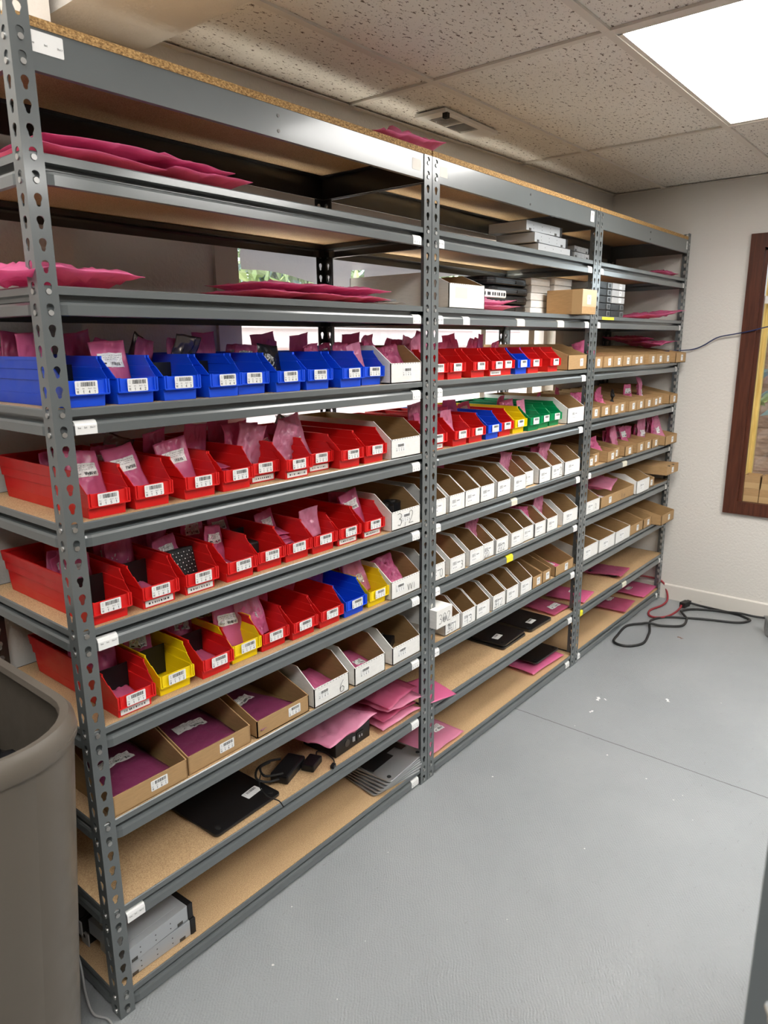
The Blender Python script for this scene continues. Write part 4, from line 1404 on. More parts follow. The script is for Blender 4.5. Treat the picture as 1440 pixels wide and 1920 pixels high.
for n, (k, xl, xr, y, codes) in enumerate((('white', 2.464, 2.664, .0, ''), ('white', 2.666, 2.868, .0, ''), ('white', 2.870, 3.072, -.002, ''), ('kraft', 3.076, 3.274, .002, ''), ('kraft', 3.278, 3.404, .0, '')), 1):
    carton(k, n, 8, 2, xl, xr, y, fh=.066 if k == 'white' else .054, h=.105, slope=.16, lab='paper' if k == 'white' else 'small', codes=codes)
carton('kraft', 6, 8, 2, 3.412, 3.6265, -.054, fh=.058, h=.105, slope=.22, lab='small')

# ------------------------------------------------------------------ loose goods on the shelves
def flatbag(label, x, y, z, w_, h, rz=0, t=.008, crump=.006, seed=1, material='pink_film', lab=None, group=None, tilt=0, roll=0):
    """bag lying flat: (x, y) is the middle of its front edge"""
    return bag(label, (x, y, z + .004), (FLAT + R(tilt), R(roll), R(rz)), w_, h, t, crump, 0.0, seed, material, lab, group)


# top board
flatbag('pink bag slumped on the top board over the meeting of two bays', 1.185, .03, 2.136, .34, .24, 4, .026, .024, 201)
# second shelf: flattened bags, foam sheets
g = 'flattened pink bags, second shelf down, near bay'
for k, (x, y, dz, w_, rz, lb) in enumerate(((.17, .010, .012, .27, 3, 'flat pink bag at bottom of heap behind the tagged post, second shelf down'),
                                            (.19, .014, .036, .28, -5, 'wrinkled flat pink bag topping the heap, second shelf down, near bay'),
                                            (.42, .008, .012, .22, 2, 'lowest flat pink bag further along, second shelf down, near bay'),
                                            (.40, .016, .032, .21, 8, 'upper flat pink bag further along, second shelf down, near bay'),
                                            (.72, .10, .010, .22, -3, 'thin pink bag lying before foam sheets, second shelf down, near bay'))):
    flatbag(lb, x, y, S(2) + dz + .005, w_, .30, rz, .011, .009, 210 + k, 'pink_film', (.2, .5, .5, .62) if k == 3 else None, g)
for lb, xc, wd, z, dp in (('stack of thin pale foam sheets, second shelf down, near bay', .90, .58, .0, .12), ('pale foam sheet stack, second shelf down, middle bay', 1.70, .86, .0, .12)):
    t = thing('foam_sheets', lb, 'foam sheet', (xc, .372, S(2) + .0005), .0)
    for k in range(4):
        q = MB(); q.box(-wd / 2 + .012 * (k % 2), wd / 2 - .015 * (k % 3), -dp / 2, dp / 2, .0175 * k, .0175 * k + .016, 'foam_sheet')
        q.build('sheet', t)


def drive(label, loc, rz, w_=.26, d=.17, h=.040, bezel='end', group=None, top_label=True):
    """silver half height disc drive with a black bezel"""
    t = thing('disc_drive', label, 'drive', loc, rz, group)
    q = MB(); q.box(-w_ / 2, w_ / 2, -d / 2, d / 2, .001, h, 'zinc')
    q.box(-w_ / 2 + .02, w_ / 2 - .02, -d / 2 + .02, d / 2 - .02, h, h + .0012, 'zinc')
    put('casing', bake(q, 'casing', bevel=.0018), t)
    q = MB()
    for x in (-.30, -.05, .20):
        for z in (.3, .65):
            q.disk((x * w_, -d / 2 + .0002, h * z), .0018, 'y', -.0005, 'dark_steel', 8)
    q.build('screw_holes', t)
    for x in (-.40, .36):
        q = MB(); q.box(x * w_ - .008, x * w_ + .008, -d / 2 - .0012, -d / 2, .002, .010, 'dark_steel'); q.build('side_clip', t)
    q = MB(); q.box(w_ / 2, w_ / 2 + .016, -d / 2 - .002, d / 2 + .002, 0, h + .001, 'black_plastic')
    put('bezel', bake(q, 'bezel', bevel=.002), t)
    if top_label:
        put('label', get_label('drivelab', lambda: label_mesh(.07, .05, '', 8, False, True)), t, (-.045, .02, h + .0018), (R(-90), 0, 0))
        put('label', get_label('drivelab2', lambda: small_label(.036, .026, 8)), t, (.055, .045, h + .0018), (R(-90), 0, R(4)))
    return t


g = 'silver disc drives, second shelf down'
drive('silver drive at the bottom of stack, second shelf down, middle bay', (2.15, .14, S(2) + .0005), .0, .28, .17, .036, group=g)
drive('middle silver drive of the stack, second shelf down, middle bay', (2.12, .145, S(2) + .039), .02, .28, .17, .036, group=g)
drive('topmost silver drive of the stack, second shelf down, middle bay', (2.07, .15, S(2) + .0775), -.02, .27, .17, .036, group=g)
for k, lb in enumerate(('low silver tray drive beside the drive stack, second shelf down', 'silver drive lying first behind far bay post, second shelf down', 'second silver drive behind far bay post, second shelf down', 'third silver drive behind far bay post, second shelf down')):
    if k == 0:
        drive(lb, (2.36, .24, S(2) + .0005), .0, .14, .20, .032, group=g, top_label=False)
    else:
        drive(lb, (2.56, .22 + .004 * k, S(2) + .0005 + .0265 * (k - 1)), .02 * k, .17, .20, .024, group=g, top_label=False)
flatbag('puffy pink bag beside the end wall, second shelf down, far bay', 3.50, .04, S(2) + .018, .19, .16, -6, .018, .010, 221)
flatbag('small clear bubble bag behind drives, second shelf down, middle bay', 1.93, .16, S(2) + .012, .12, .14, 4, .010, .007, 222, 'bubble_film')

# third shelf
flatbag('bright pink crumpled bag overhanging the rack end by tagged post, third shelf down', .07, .0, S(3) + .024, .31, .26, -3, .014, .020, 231)
g = 'pink bag pile, third shelf down, near bay'
for k, (x, y, dz, rz, lb) in enumerate(((.66, .03, .011, 3, 'bottom pink bag at near end of pile, third shelf down, near bay'), (.83, .025, .010, -2, 'bottom pink bag at middle of pile, third shelf down, near bay'), (.97, .03, .011, 4, 'bottom pink bag at far end of pile, third shelf down, near bay'),
                                        (.67, .035, .032, -4, 'top pink bag at near end of pile, third shelf down, near bay'), (.82, .03, .032, 2, 'top pink bag at middle of pile, third shelf down, near bay'), (.96, .04, .034, -6, 'top pink bag at far end of pile, third shelf down, near bay'))):
    flatbag(lb, x, y, S(3) + dz + .003, .20, .24, rz, .010, .006, 240 + k, 'pink_film', None, g)
flatbag('bubble wrap sheet lying by white box, third shelf down, near bay', 1.10, .05, S(3) + .006, .15, .20, 2, .005, .005, 250, 'bubble_film')
q = MB(); q.prism(rounded(.16, .20, .01), 'z', 0, .006, 'aluminium'); o = q.build('laptop_cover', loc=(1.09, .19, S(3) + .0165)); tag(o, 'thin metal panel lying on bubble wrap, third shelf down, near bay', 'panel')
t = carton('white', 1, 3, 1, 1.338, 1.556, .012, h=.116, fh=.078, slope=.09, d=.43, lab=None)
q = MB(); q.box(-.04, .03, -.0004, 0, .02, .055, 'old_label'); put('label', q.mesh('label'), t, (-.03, 0, .012))
t['label'] = 'large white open front box, third shelf down, middle bay, beside the post'
g = 'pink bags by the white box, third shelf down'
flatbag('lower pink bag beside large white box, third shelf down, middle bay', 1.685, .005, S(3) + .010, .235, .20, 3, .010, .006, 261, 'pale_pink_film', None, g)
flatbag('upper pink bag beside large white box, third shelf down, middle bay', 1.675, .02, S(3) + .030, .20, .20, -5, .010, .010, 262, 'pale_pink_film', None, g)
t = thing('media_box', 'small white device with a row of ports, third shelf down, middle bay', 'device', (1.80, .21, S(3) + .055), 0)
q = MB(); q.box(-.09, .09, -.09, .09, 0, .030, 'label_white'); put('casing', bake(q, 'casing', bevel=.006), t)
for k, (x, wd) in enumerate(((-.07, .012), (-.04, .022), (-.012, .010), (.004, .010), (.02, .006), (.034, .012), (.054, .010), (.072, .014))):
    q = MB(); q.box(x - wd / 2, x + wd / 2, -.0905, -.089, .008, .020, 'black_plastic'); q.build('port', t)
small_block('white_box_support', 'white carton under the white device, third shelf down, middle bay', (1.80, .25, S(3) + .0005), (.14, .10, .0535), 'white_card', cat='box')
# stack of black rounded cases
for k in range(4):
    lb = ('black rounded plastic case at bottom of stack of four, middle bay', 'second black rounded case from bottom of the stack, middle bay', 'third black rounded case from bottom of the stack, middle bay', 'topmost black rounded case of the stack, middle bay')[k]
    t = thing('black_case', lb, 'case', (1.925 + (.0, .008, .014, .0)[k], .275, S(3) + .0005 + .0345 * k), 0, 'black cases in a stack')
    q = MB(); q.prism(rounded(.33, .30, .055, 6), 'z', .001, .032, 'black_plastic')
    put('shell', bake(q, 'shell', bevel=.006), t)
    q = MB(); q.box(.04, .10, -.153, -.147, .010, .020, 'rubber'); q.build('latch', t)
    q = MB(); q.prism(rounded(.334, .304, .056, 6), 'z', .0150, .0170, 'dark_steel'); q.build('seam', t)
g = 'slim white boxes, third shelf down'
for k in range(5):
    lb = '%s slim white box from the bottom of near stack, third shelf down' % ORD[k + 1]
    q = MB(); q.box(-.082, .082, -.14, .14, 0.0005, .0285, 'white_card'); o = put('slim_box', bake(q, 'slim_box', bevel=.002), None, (2.186 + .004 * (k % 2), .27, S(3) + .0295 * k)); tag(o, lb, 'box', g)
for k in range(5):
    lb = '%s slim white box from the bottom of stack behind the taped brown box' % ORD[k + 1]
    q = MB(); q.box(-.082, .082, -.14, .14, 0.0005, .0305, 'white_card'); o = put('slim_box', bake(q, 'slim_box', bevel=.003), None, (2.358 - .004 * (k % 2), .25, S(3) + .0315 * k)); tag(o, lb, 'box', g)
t = thing('shipping_box', 'closed brown taped box jutting past the shelf front, third shelf down', 'box', (2.270, -.052, S(3) + .0005), 0)
q = MB(); q.box(-.068, .068, 0, .16, 0, .098, 'kraft_card'); put('box_body', bake(q, 'box_body', bevel=.002), t)
q = MB(); q.box(-.0684, -.0678, -.0004, .045, 0.0, .0984, 'kraft_tape'); q.box(-.0684, .0684, -.0005, .0, .030, .0984, 'kraft_tape'); q.build('tape', t)
put('label', get_label('shipl', lambda: small_label(.036, .036, 17)), t, (-.005, -.0008, .058))
# drive caddies: two columns of five
for c_ in range(2):
    for k in range(5):
        silver = c_ == 1 and k >= 2
        lb = '%s caddy from the bottom in the %s, third shelf down, far bay' % (ORD[k + 1], ('all black column', 'column with silver fronts')[c_])
        t = thing('drive_caddy', lb, 'drive caddy', (2.612 + .158 * c_, .03, S(3) + .0005 + .0312 * k), 0, 'drive caddies stacked in two columns')
        q = MB(); q.box(-.076, .076, .004, .22, 0, .0285, 'zinc'); put('casing', bake(q, 'casing', bevel=.0015), t)
        q = MB()
        if silver:
            q.box(-.076, .076, -.002, .004, .001, .0275, 'light_grey_plastic')
        else:
            q.box(-.076, .076, 0, .004, .001, .0275, 'black_plastic')
        q.build('front_plate', t)
        if silver:
            put('label', get_label('cadl', lambda: small_label(.030, .022, 4)), t, (.02, -.0025, .0143))
        else:
            q = MB(); q.box(.028, .066, -.004, 0, .003, .025, 'clear_plastic'); q.box(.034, .060, -.0046, -.004, .006, .022, 'black_plastic'); q.build('release_latch', t)
q = MB(); q.box(0, .135, -.0008, .0, 0, .012, 'yellow_tape'); o = q.build('yellow_tape', loc=(2.535, .0020, ztop(3) - .0145)); tag(o, 'strip of yellow tape on the shelf edge beneath the drive caddies', 'tape')
flatbag('long pink bag jutting past the end post, third shelf down, far bay', 3.34, -.02, S(3) + .028, .46, .22, -7, .010, .014, 271, 'pink_film', None, None, 0, -5)
g = 'pink bags over the last brown boxes, fourth shelf down'
flatbag('pink bag draped over the last brown boxes, fourth shelf down, far bay', 3.50, .02, S(4) + .105, .22, .26, -4, .012, .012, 272, 'pink_film', None, g)
flatbag('upper pink bag draped over the last brown boxes, fourth shelf down, far bay', 3.42, .10, S(4) + .130, .30, .22, 6, .010, .012, 273, 'pink_film', None, g)
flatbag('large folded pink bag lying across wide brown box, seventh shelf down, far bay', 2.93, .05, S(7) + .075, .21, .24, 14, .022, .016, 274, 'pale_pink_film')
t = thing('black_cable_bundle', 'black cable poking from brown box, fifth shelf down, far bay', 'cable', (2.88, .07, S(5) + .05))
q = MB(); q.tube([(0, 0, 0), (.005, .0, .03), (-.004, 0, .05), (.006, .005, .062)], [.012, .012, .009, .004], 'rubber'); q.build('cable_head', t)
t = thing('wire_loop', 'loop of thin grey wire over white boxes, seventh shelf down, middle bay', 'wire', (1.79, .05, S(7) + .07))
for k in range(3):
    q = MB(); q.tube(smooth_path([(-.10 + .01 * k, .16, .03 + .004 * k), (-.05, .10, .045 + .004 * k), (-.005, .04, .03 + .003 * k), (.012 + .004 * k, .0, -.01), (.004, -.012, -.03)]), .0018, 'light_grey_plastic', 6); q.build('strand', t)
q = MB(); q.box(0, .10, 0, .09, 0.0005, .055, 'kraft_card')
q = MB()
for a in ((-.08, -.077, 0, .14), (.077, .08, 0, .14), (-.08, .08, 0, .003), (-.08, .08, .137, .14)):
    q.box(*a, .0, .05, 'kraft_card')
q.box(-.08, .08, 0, .14, 0, .003, 'kraft_card')
t = thing('cardboard_box', 'small open brown box sitting on top of fifth box, eighth shelf down, far bay', 'box', (3.325, .16, S(8) + .1065), .05); q.build('box_body', t)


def panel(label, corners, z, t_=.012, mat_='black_glossy', group=None, feet=True, labl=(.62, .35), cat='laptop cover'):
    """laptop bottom cover: rounded slab; corners = (centre x, centre y, width, depth, rz)"""
    x, y, w_, d, rz = corners
    t = thing('laptop_cover', label, cat, (x, y, z), R(rz), group)
    q = MB(); q.prism(rounded(w_, d, .014, 5), 'z', 0, t_, mat_); put('shell', bake(q, 'shell', bevel=min(.003, t_ * .3)), t)
    if feet:
        for sx in (-1, 1):
            for sy in (-1, 1):
                q = MB(); q.disk((sx * (w_ / 2 - .022), sy * (d / 2 - .022), t_), .0075, 'z', .0016, 'rubber', 16); q.build('foot', t)
    if labl:
        put('label', get_label('panl', lambda: label_mesh(.055, .03, '', 31, False, True)), t, ((labl[0] - .5) * w_, (labl[1] - .5) * d, t_ + .0006), (R(-90), 0, R(5)))
    return t


# ninth shelf, near bay
panel('black laptop cover lying flat, ninth shelf down, near bay', (.430, .145, .235, .24, 2), S(9) + .0005, .008, 'black_glossy', labl=(.78, .28))
t = thing('power_adapter', 'black power adapter with a coiled lead, ninth shelf down, near bay', 'adapter', (.640, .095, S(9) + .0005), R(20))
q = MB(); q.box(-.06, .06, -.03, .03, 0, .028, 'black_plastic'); put('casing', bake(q, 'casing', bevel=.006, subsurf=0), t)
q = MB(); q.box(.02, .085, -.075, -.032, 0, .022, 'black_plastic'); put('plug_head', bake(q, 'plug_head', bevel=.004), t)
q = MB(); q.tube(smooth_path([(-.06, 0, .014), (-.09, .02, .02), (-.10, .05, .03), (-.06, .07, .034), (-.01, .06, .03), (.02, .035, .026)]), .0035, 'rubber'); q.build('coiled_lead', t); q = MB(); q.tube(smooth_path([(-.05, -.01, .03), (-.085, .03, .034), (-.06, .06, .040), (-.02, .05, .036)]), .0035, 'rubber'); q.build('coiled_lead', t); q = MB()
q.tube(smooth_path([(.085, -.055, .012), (.11, -.045, .014), (.118, -.07, .010), (.10, -.105, .005), (.075, -.118, .005)]), .0022, 'rubber'); q.box(.06, .078, -.124, -.112, 0.0, .009, 'black_plastic')
q.build('lead', t); q = MB()
q.tube(smooth_path([(-.075, .05, .034), (-.12, .03, .025), (-.15, -.01, .0195), (-.155, -.05, .0175), (-.175, -.075, .0175)]), .0018, 'rubber'); q.build('thin_wire', t)
t = thing('power_supply', 'black power supply box under a glossy pink bag, ninth shelf down', 'power supply', (.865, .105, S(9) + .0005), R(2))
q = MB(); q.box(-.085, .085, -.07, .07, 0, .056, 'black_plastic'); put('casing', bake(q, 'casing', bevel=.002), t)
q = MB(); q.box(.018, .05, -.0725, -.070, .012, .040, 'rubber'); q.box(.026, .030, -.074, -.072, .022, .030, 'zinc'); q.box(.038, .042, -.074, -.072, .022, .030, 'zinc'); q.build('mains_socket', t)
q = MB(); q.disk((-.03, -.070, .028), .012, 'y', -.002, 'dark_steel', 14); q.box(-.004, .006, -.073, -.070, .02, .036, 'zinc'); q.build('switch', t)
flatbag('glossy pink bag resting on the black power supply, ninth shelf down', .835, .0, S(9) + .080, .24, .20, 4, .020, .013, 281, 'pale_pink_film', None, None, -6)
g = 'pink bag stack by the post, ninth shelf down, near bay'
for k, lb in enumerate(('lowest pink bag of stack by the post, ninth shelf down, near bay', 'second pink bag of stack by the post, ninth shelf down, near bay', 'third pink bag of stack by the post, ninth shelf down, near bay', 'topmost pink bag of stack by the post, ninth shelf down, near bay')):
    flatbag(lb, 1.080 + .010 * k, .004 + .012 * (k % 2), S(9) + .012 + .023 * k, .185, .22, (-3, 4, -2, 6)[k], .011, .010, 285 + k, ('pale_pink_film', 'clear_pink_film')[k % 2], None, g)
# bottom shelf, near bay
g = 'silver disc drives on the bottom shelf'
drive('lower silver disc drive at the rack end, bottom shelf, near bay', (.132, .092, S(10) + .0005), R(-1), .175, .135, .044, group=g)
drive('upper silver disc drive with paper labels at the rack end, bottom shelf', (.124, .104, S(10) + .0475), R(3), .175, .165, .042, group=g)
for k in range(3):
    t = thing('black_drive', ('bottom black drive behind the silver drives, bottom shelf', 'middle black drive behind the silver drives, bottom shelf', 'top black drive behind the silver drives, bottom shelf')[k], 'drive', (.115 - .014 * k, .285, S(10) + .0005 + .045 * k), R(2), 'black drives behind the silver drives')
    q = MB(); q.box(-.085, .085, -.085, .085, 0, .043, 'black_plastic'); put('casing', bake(q, 'casing', bevel=.002), t)
    q = MB(); q.box(-.0885, -.085, -.093, -.060, .002, .040, 'light_grey_plastic'); q.box(-.089, -.0885, -.080, -.072, .022, .032, 'ink'); q.build('mount_bracket', t)
g = 'silver laptop covers fanned in a stack'
for k in range(6):
    lb = ('bottom', 'second', 'third', 'fourth', 'fifth', 'top')[k]
    panel('%s silver laptop cover of the fanned stack, bottom shelf, near bay' % lb, (1.083 + .004 * k, .122 - .002 * k, .225, .23, 2.5 * k - 8), S(10) + .0008 + .0088 * k, .006, 'aluminium', g, feet=True, labl=(.30, .5) if k == 5 else None)
q = MB(); q.prism([(-.10, .02), (.02, .02), (.02, .05), (.07, .05), (.07, .02), (.10, .02), (.10, .10), (-.10, .10)], 'z', 0, .0012, 'black_glossy')
o = q.build('battery_plate', loc=(1.105, .055, S(10) + .0540)); o.rotation_euler = (0, 0, R(4)); tag(o, 'thin black stepped plate lying on the silver laptop covers, bottom shelf', 'plate')

# middle bay, low shelves
flatbag('plain pink bag hanging over the shelf edge by post, ninth shelf down, middle bay', 1.300, -.020, S(9) + .006, .12, .18, -14, .002, .002, 291)
panel('lower black laptop cover of the pair, ninth shelf down, middle bay', (1.910, .135, .205, .20, 1), S(9) + .0005, .010, 'black_glossy', 'black laptop covers, ninth shelf down', labl=(.32, .35))
panel('second black laptop cover atop the first, ninth shelf down, middle bay', (1.913, .137, .20, .195, 3), S(9) + .0125, .008, 'black_glossy', 'black laptop covers, ninth shelf down', labl=(.32, .35))
panel('black laptop cover with white label beyond the pair, ninth shelf down, middle bay', (2.150, .135, .20, .205, -1), S(9) + .0005, .014, 'black_glossy', 'black laptop covers, ninth shelf down', labl=(.45, .25))
flatbag('flat pink bag with dark contents by far post, ninth shelf down, middle bay', 2.365, .035, S(9) + .008, .15, .24, -3, .006, .003, 293, 'clear_pink_film', (.30, .86, .16, .30))
flatbag('pink bag with white label beside the post, bottom shelf, middle bay', 1.370, .010, S(10) + .010, .23, .24, 2, .008, .006, 294, 'pale_pink_film', (.60, .85, .28, .44))
flatbag('pink bag lying under the dark laptop cover, bottom shelf, middle bay', 2.235, .025, S(10) + .012, .28, .24, -2, .010, .006, 295)
panel('dark laptop cover resting on a pink bag, bottom shelf, middle bay', (2.255, .150, .225, .21, -1), S(10) + .036, .010, 'black_glossy', labl=(.80, .55))
# far bay, low shelves
flatbag('clear pink bag holding a dark board, ninth shelf down, far bay', 3.09, .012, S(9) + .012, .185, .22, 4, .010, .008, 296, 'clear_pink_film')
q = MB(); q.box(-.075, .075, 0, .16, 0, .004, 'black_plastic')
for k in range(5): q.box(-.06 + .028 * k, -.045 + .028 * k, .02, .05, .004, .006, 'dark_steel')
o = q.build('circuit_board', loc=(3.085, .035, S(9) + .010)); tag(o, 'dark circuit board inside a clear pink bag, ninth shelf down, far bay', 'circuit board')
flatbag('flat pink bag with white label by the post, ninth shelf down, far bay', 2.62, .014, S(9) + .006, .18, .20, 8, .003, .003, 297, 'pink_film', (.55, .85, .36, .56))
flatbag('wide flat pink bag nearest the end wall, bottom shelf, far bay', 3.530, .010, S(10) + .010, .25, .25, 1, .006, .003, 298, 'pink_film', (.20, .44, .42, .54))
flatbag('flat pink bag with dark contents and label, bottom shelf, far bay', 3.205, .014, S(10) + .010, .21, .22, 5, .006, .004, 299, 'clear_pink_film', (.55, .9, .52, .66))

# ------------------------------------------------------------------ trash bin
t = thing('trash_bin', 'large taupe plastic trash bin standing at the rack end', 'trash bin', (-.388, .092, 0))
HX, HY, HT = .318, .318, .900
def rr(hx, hy, r, z, n=8):
    return [(x, y, z) for x, y in rounded(hx * 2, hy * 2, r, n)]
q = MB()
outer = [rr(HX - .056 + .050 * k / 8, HY - .056 + .050 * k / 8, .165, .002 + (HT - .045) * k / 8) for k in range(9)]
inner = [rr(HX - .010 - .050 * k / 8, HY - .010 - .050 * k / 8, .130, HT - .03 - (HT - .05) * k / 8) for k in range(9)]
q.loft(outer + [rr(HX - .004, HY - .004, .138, HT - .030)] + inner, 'grey_plastic')
q.build('bin_body', t, smooth=True)
q = MB()
secs = [rr(HX - .006, HY - .006, .156, HT - .046), rr(HX, HY, .16, HT - .046), rr(HX + .002, HY + .002, .16, HT - .036), rr(HX - .001, HY - .001, .16, HT - .012), rr(HX - .010, HY - .010, .15, HT), rr(HX - .024, HY - .024, .14, HT - .003), rr(HX - .028, HY - .028, .135, HT - .014), rr(HX - .014, HY - .014, .145, HT - .034)]
q.loft(secs + [secs[0]], 'grey_plastic', caps=False); q.build('rim', t, smooth=True)
q = MB(); q.box(-.12, -.02, HY - .085, HY - .050, .05, HT - .05, 'light_grey_plastic'); q.build('moulded_rib', t)
t = thing('black_bag', 'crumpled black plastic bag lying inside the trash bin', 'bag', (-.20, -.02, .70))
b_, _ = bag_meshes(.26, .22, .05, .035, .1, 311, 'black_film')
put('bag_film', b_, t, (0, 0, 0), (R(-60), R(10), R(30)))
t = thing('packing_paper', 'dark waste filling the lower part of the trash bin', 'waste', (-.388, .092, .46))
q = MB(); rg = random.Random(8)
N_ = 12
q.add([(-.19 + .38 * i / N_, -.19 + .38 * j / N_, .05 * rg.random() + .04 * math.sin(i * .9) * math.cos(j * .7)) for j in range(N_ + 1) for i in range(N_ + 1)],
      [(j * (N_ + 1) + i, j * (N_ + 1) + i + 1, (j + 1) * (N_ + 1) + i + 1, (j + 1) * (N_ + 1) + i) for j in range(N_) for i in range(N_)], 'black_film')
o = q.build('crumpled_sheet', t, fix=False)

# ------------------------------------------------------------------ cables and floor bits
def cable(name, label, pts, r, mat_, cat='cable', n=8, samples=8):
    out = smooth_path(pts, samples)
    q = MB(); q.tube(out, r, mat_, n)
    o = q.build(name, smooth='all', fix=True)
    return tag(o, label, cat)


cable('red_power_cable', 'dark red power cable looping from behind the rack onto the floor',
      [(3.30, .40, .17), (3.45, .34, .16), (3.58, .20, .135), (3.668, .08, .12), (3.682, .0, .105), (3.682, -.035, .05), (3.63, -.06, .012), (3.52, -.065, .009), (3.40, -.038, .009), (3.315, -.062, .009), (3.305, -.105, .009), (3.36, -.15, .009), (3.46, -.165, .009), (3.545, -.165, .012), (3.575, -.160, .016)], .0062, 'red_rubber')
t = thing('cable_connector', 'black cord connector block on the floor by the end wall', 'connector', (3.60, -.172, .019), R(-12))
q = MB(); q.box(-.032, .032, -.018, .018, -.016, .016, 'rubber'); put('housing', bake(q, 'housing', bevel=.004), t)
q = MB(); q.box(.032, .054, -.012, .012, -.011, .011, 'rubber'); q.build('strain_relief', t)
cable('black_extension_cable', 'black extension cable lying in loops on the grey floor',
      [(3.648, -.19, .016), (3.658, -.25, .0075), (3.654, -.342, .0075), (3.645, -.45, .0075), (3.615, -.515, .0075), (3.583, -.532, .0075), (3.511, -.48, .0075), (3.439, -.30, .0075), (3.35, -.15, .0075), (3.26, -.100, .0075), (3.186, -.111, .0075), (3.10, -.142, .0075), (3.033, -.159, .0075), (2.901, -.176, .0075), (2.816, -.123, .0075),
       (2.827, -.05, .0075), (2.932, -.030, .0075), (3.06, -.018, .0075), (3.12, -.035, .0075), (3.150, -.075, .013), (3.165, -.115, .021), (3.195, -.172, .012), (3.273, -.257, .0075), (3.39, -.249, .0075), (3.44, -.22, .008), (3.455, -.20, .020), (3.50, -.188, .012), (3.575, -.230, .0075), (3.625, -.32, .0075), (3.638, -.40, .012), (3.640, -.47, .020), (3.652, -.56, .016), (3.660, -.68, .03), (3.66, -.80, .06)], .0068, 'rubber')
cable('network_cable', 'thin blue network cable strung from the rack to the brown window',
      [(3.60, .10, 1.495), (3.655, -.01, 1.500), (3.676, -.07, 1.508), (3.672, -.12, 1.528), (3.668, -.19, 1.570), (3.664, -.28, 1.588), (3.660, -.36, 1.604), (3.660, -.44, 1.624), (3.660, -.60, 1.66)], .0035, 'blue_rubber', n=6)
cable('thin_grey_cable', 'thin grey cable dangling between the trash bin and rack',
      [(.03, .24, .21), (-.012, .20, .19), (-.022, .17, .15), (-.018, .14, .09), (-.03, .10, .03), (-.035, .06, .006), (-.02, .02, .005), (-.03, -.03, .005)], .0028, 'light_grey_plastic', n=6)
for k, (x, y, s, rz) in enumerate(((2.195, -.235, .020, 20), (2.21, -.262, .009, 60), (2.07, -.258, .013, -10), (2.375, -.48, .016, 40), (3.115, -.30, .018, 75))):
    lb = ('largest white paper scrap on the floor, shaped like a bow', 'tiny white paper scrap beside the bow shaped one', 'white paper scrap nearest the floor joint', 'thin white paper scrap out in the aisle', 'dry brown leaf scrap on the floor by the cords')[k]
    q = MB(); pts = [(-s, -.3 * s), (-.3 * s, -.1 * s), (.2 * s, -.5 * s), (s, -.2 * s), (.7 * s, .4 * s), (.1 * s, .1 * s), (-.6 * s, .5 * s)]
    q.prism(pts, 'z', 0.0003, .0010, 'fence_wood' if k == 4 else 'label_white')
    o = q.build('paper_scrap' if k < 4 else 'leaf_scrap', loc=(x, y, 0)); o.rotation_euler = (0, 0, R(rz)); tag(o, lb, 'scrap', 'scraps on the floor')
# wheel at the edge of view
t = thing('caster_wheel', 'grey rubber caster wheel on the floor at the far edge of view', 'wheel', (3.43, -.662, .045), R(30))
q = MB(); q.disk((0, -.013, 0), .043, 'y', .026, 'light_grey_plastic', 24); put('tyre', bake(q, 'tyre', bevel=.005), t)
q = MB(); q.disk((0, -.016, 0), .014, 'y', .032, 'steel', 14); q.build('hub', t)
q = MB(); q.box(-.016, .016, -.021, -.017, -.006, .062, 'steel'); q.box(-.016, .016, .017, .021, -.006, .062, 'steel'); q.box(-.03, .03, -.024, .024, .058, .062, 'steel'); q.build('fork', t)

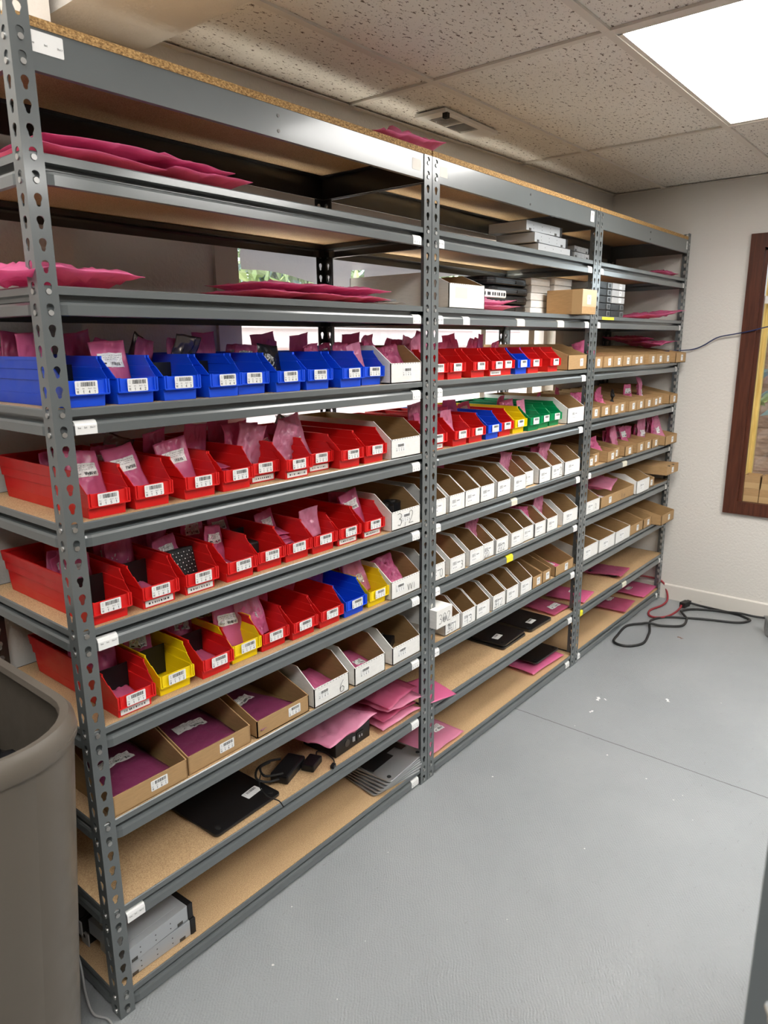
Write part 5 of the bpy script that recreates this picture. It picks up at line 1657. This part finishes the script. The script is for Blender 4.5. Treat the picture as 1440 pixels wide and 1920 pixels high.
# rack on the near side of the aisle: its corner post cuts the lower edge of the view
rk = thing('shelving_unit', 'dark grey rack post close to the camera across the aisle', 'shelves', (-.154, -1.287, 0))
for px, sx in ((0, 1), (1.22, -1)):
    put('upright_post', post_mesh(sx, -1, 2.0935, 'grey_paint'), rk, (px, 0, 0)); put('upright_post', post_mesh(sx, 1, 2.0935, 'grey_paint'), rk, (px, -D, 0))
for i in (31, 43, 55):
    zt = hz(i) + .006
    put('front_beam', beam_mesh(1.216, False, 'grey_paint', 'front_beam'), rk, (1.218, 0, zt), (0, 0, math.pi)); put('rear_beam', beam_mesh(1.216, False, 'grey_paint', 'rear_beam'), rk, (.002, -D, zt))
    put('side_beam', beam_mesh(D - .004, False, 'grey_paint', 'side_beam'), rk, (0, -.002, zt), (0, 0, -math.pi / 2)); put('side_beam', beam_mesh(D - .004, False, 'grey_paint', 'side_beam'), rk, (1.22, -D + .002, zt), (0, 0, math.pi / 2))
    q = MB(); q.box(.005, 1.215, -D + .0062, -.0062, zt - .0168, zt - .002, 'particle_board'); q.build('shelf_board', rk)

# little brown boxes on the window sill
def sill_box(label, y, z, open_top, rz=0.0):
    t = thing('small_carton', label, 'box', (XE + .062, y, z), rz, 'small brown boxes on the window sill')
    q = MB(); w_, d, h = .078, .080, .076
    if open_top:
        for a in ((-d / 2, d / 2, -w_ / 2, -w_ / 2 + .002), (-d / 2, d / 2, w_ / 2 - .002, w_ / 2), (-d / 2, -d / 2 + .002, -w_ / 2, w_ / 2), (d / 2 - .002, d / 2, -w_ / 2, w_ / 2)):
            q.box(*a, 0, h, 'kraft_card')
        q.box(-d / 2, d / 2, -w_ / 2, w_ / 2, 0, .002, 'kraft_card')
    else:
        q.box(-d / 2, d / 2, -w_ / 2, w_ / 2, 0, h, 'kraft_card')
    q.build('box_body', t)
    q = MB(); q.box(-d / 2 - .0004, -d / 2, -w_ / 2, w_ / 2, .0, h * .45, 'kraft_tape'); q.build('tape', t)
for k, (y, z, op, lb) in enumerate(((-.438, .6625, 0, 'small brown box on the sill, lower row, at the frame corner'), (-.520, .6625, 0, 'small brown box on the sill, lower row, second from frame corner'), (-.602, .6625, 0, 'small brown box on the sill, lower row, third from frame corner'),
                                    (-.436, .7390, 1, 'small open brown box on the sill, upper row, at the frame corner'), (-.524, .7390, 1, 'small open brown box on the sill, upper row, second from frame corner'), (-.606, .7390, 1, 'small open brown box on the sill, upper row, third from frame corner'))):
    sill_box(lb, y, z, op, .03 if k == 3 else 0)
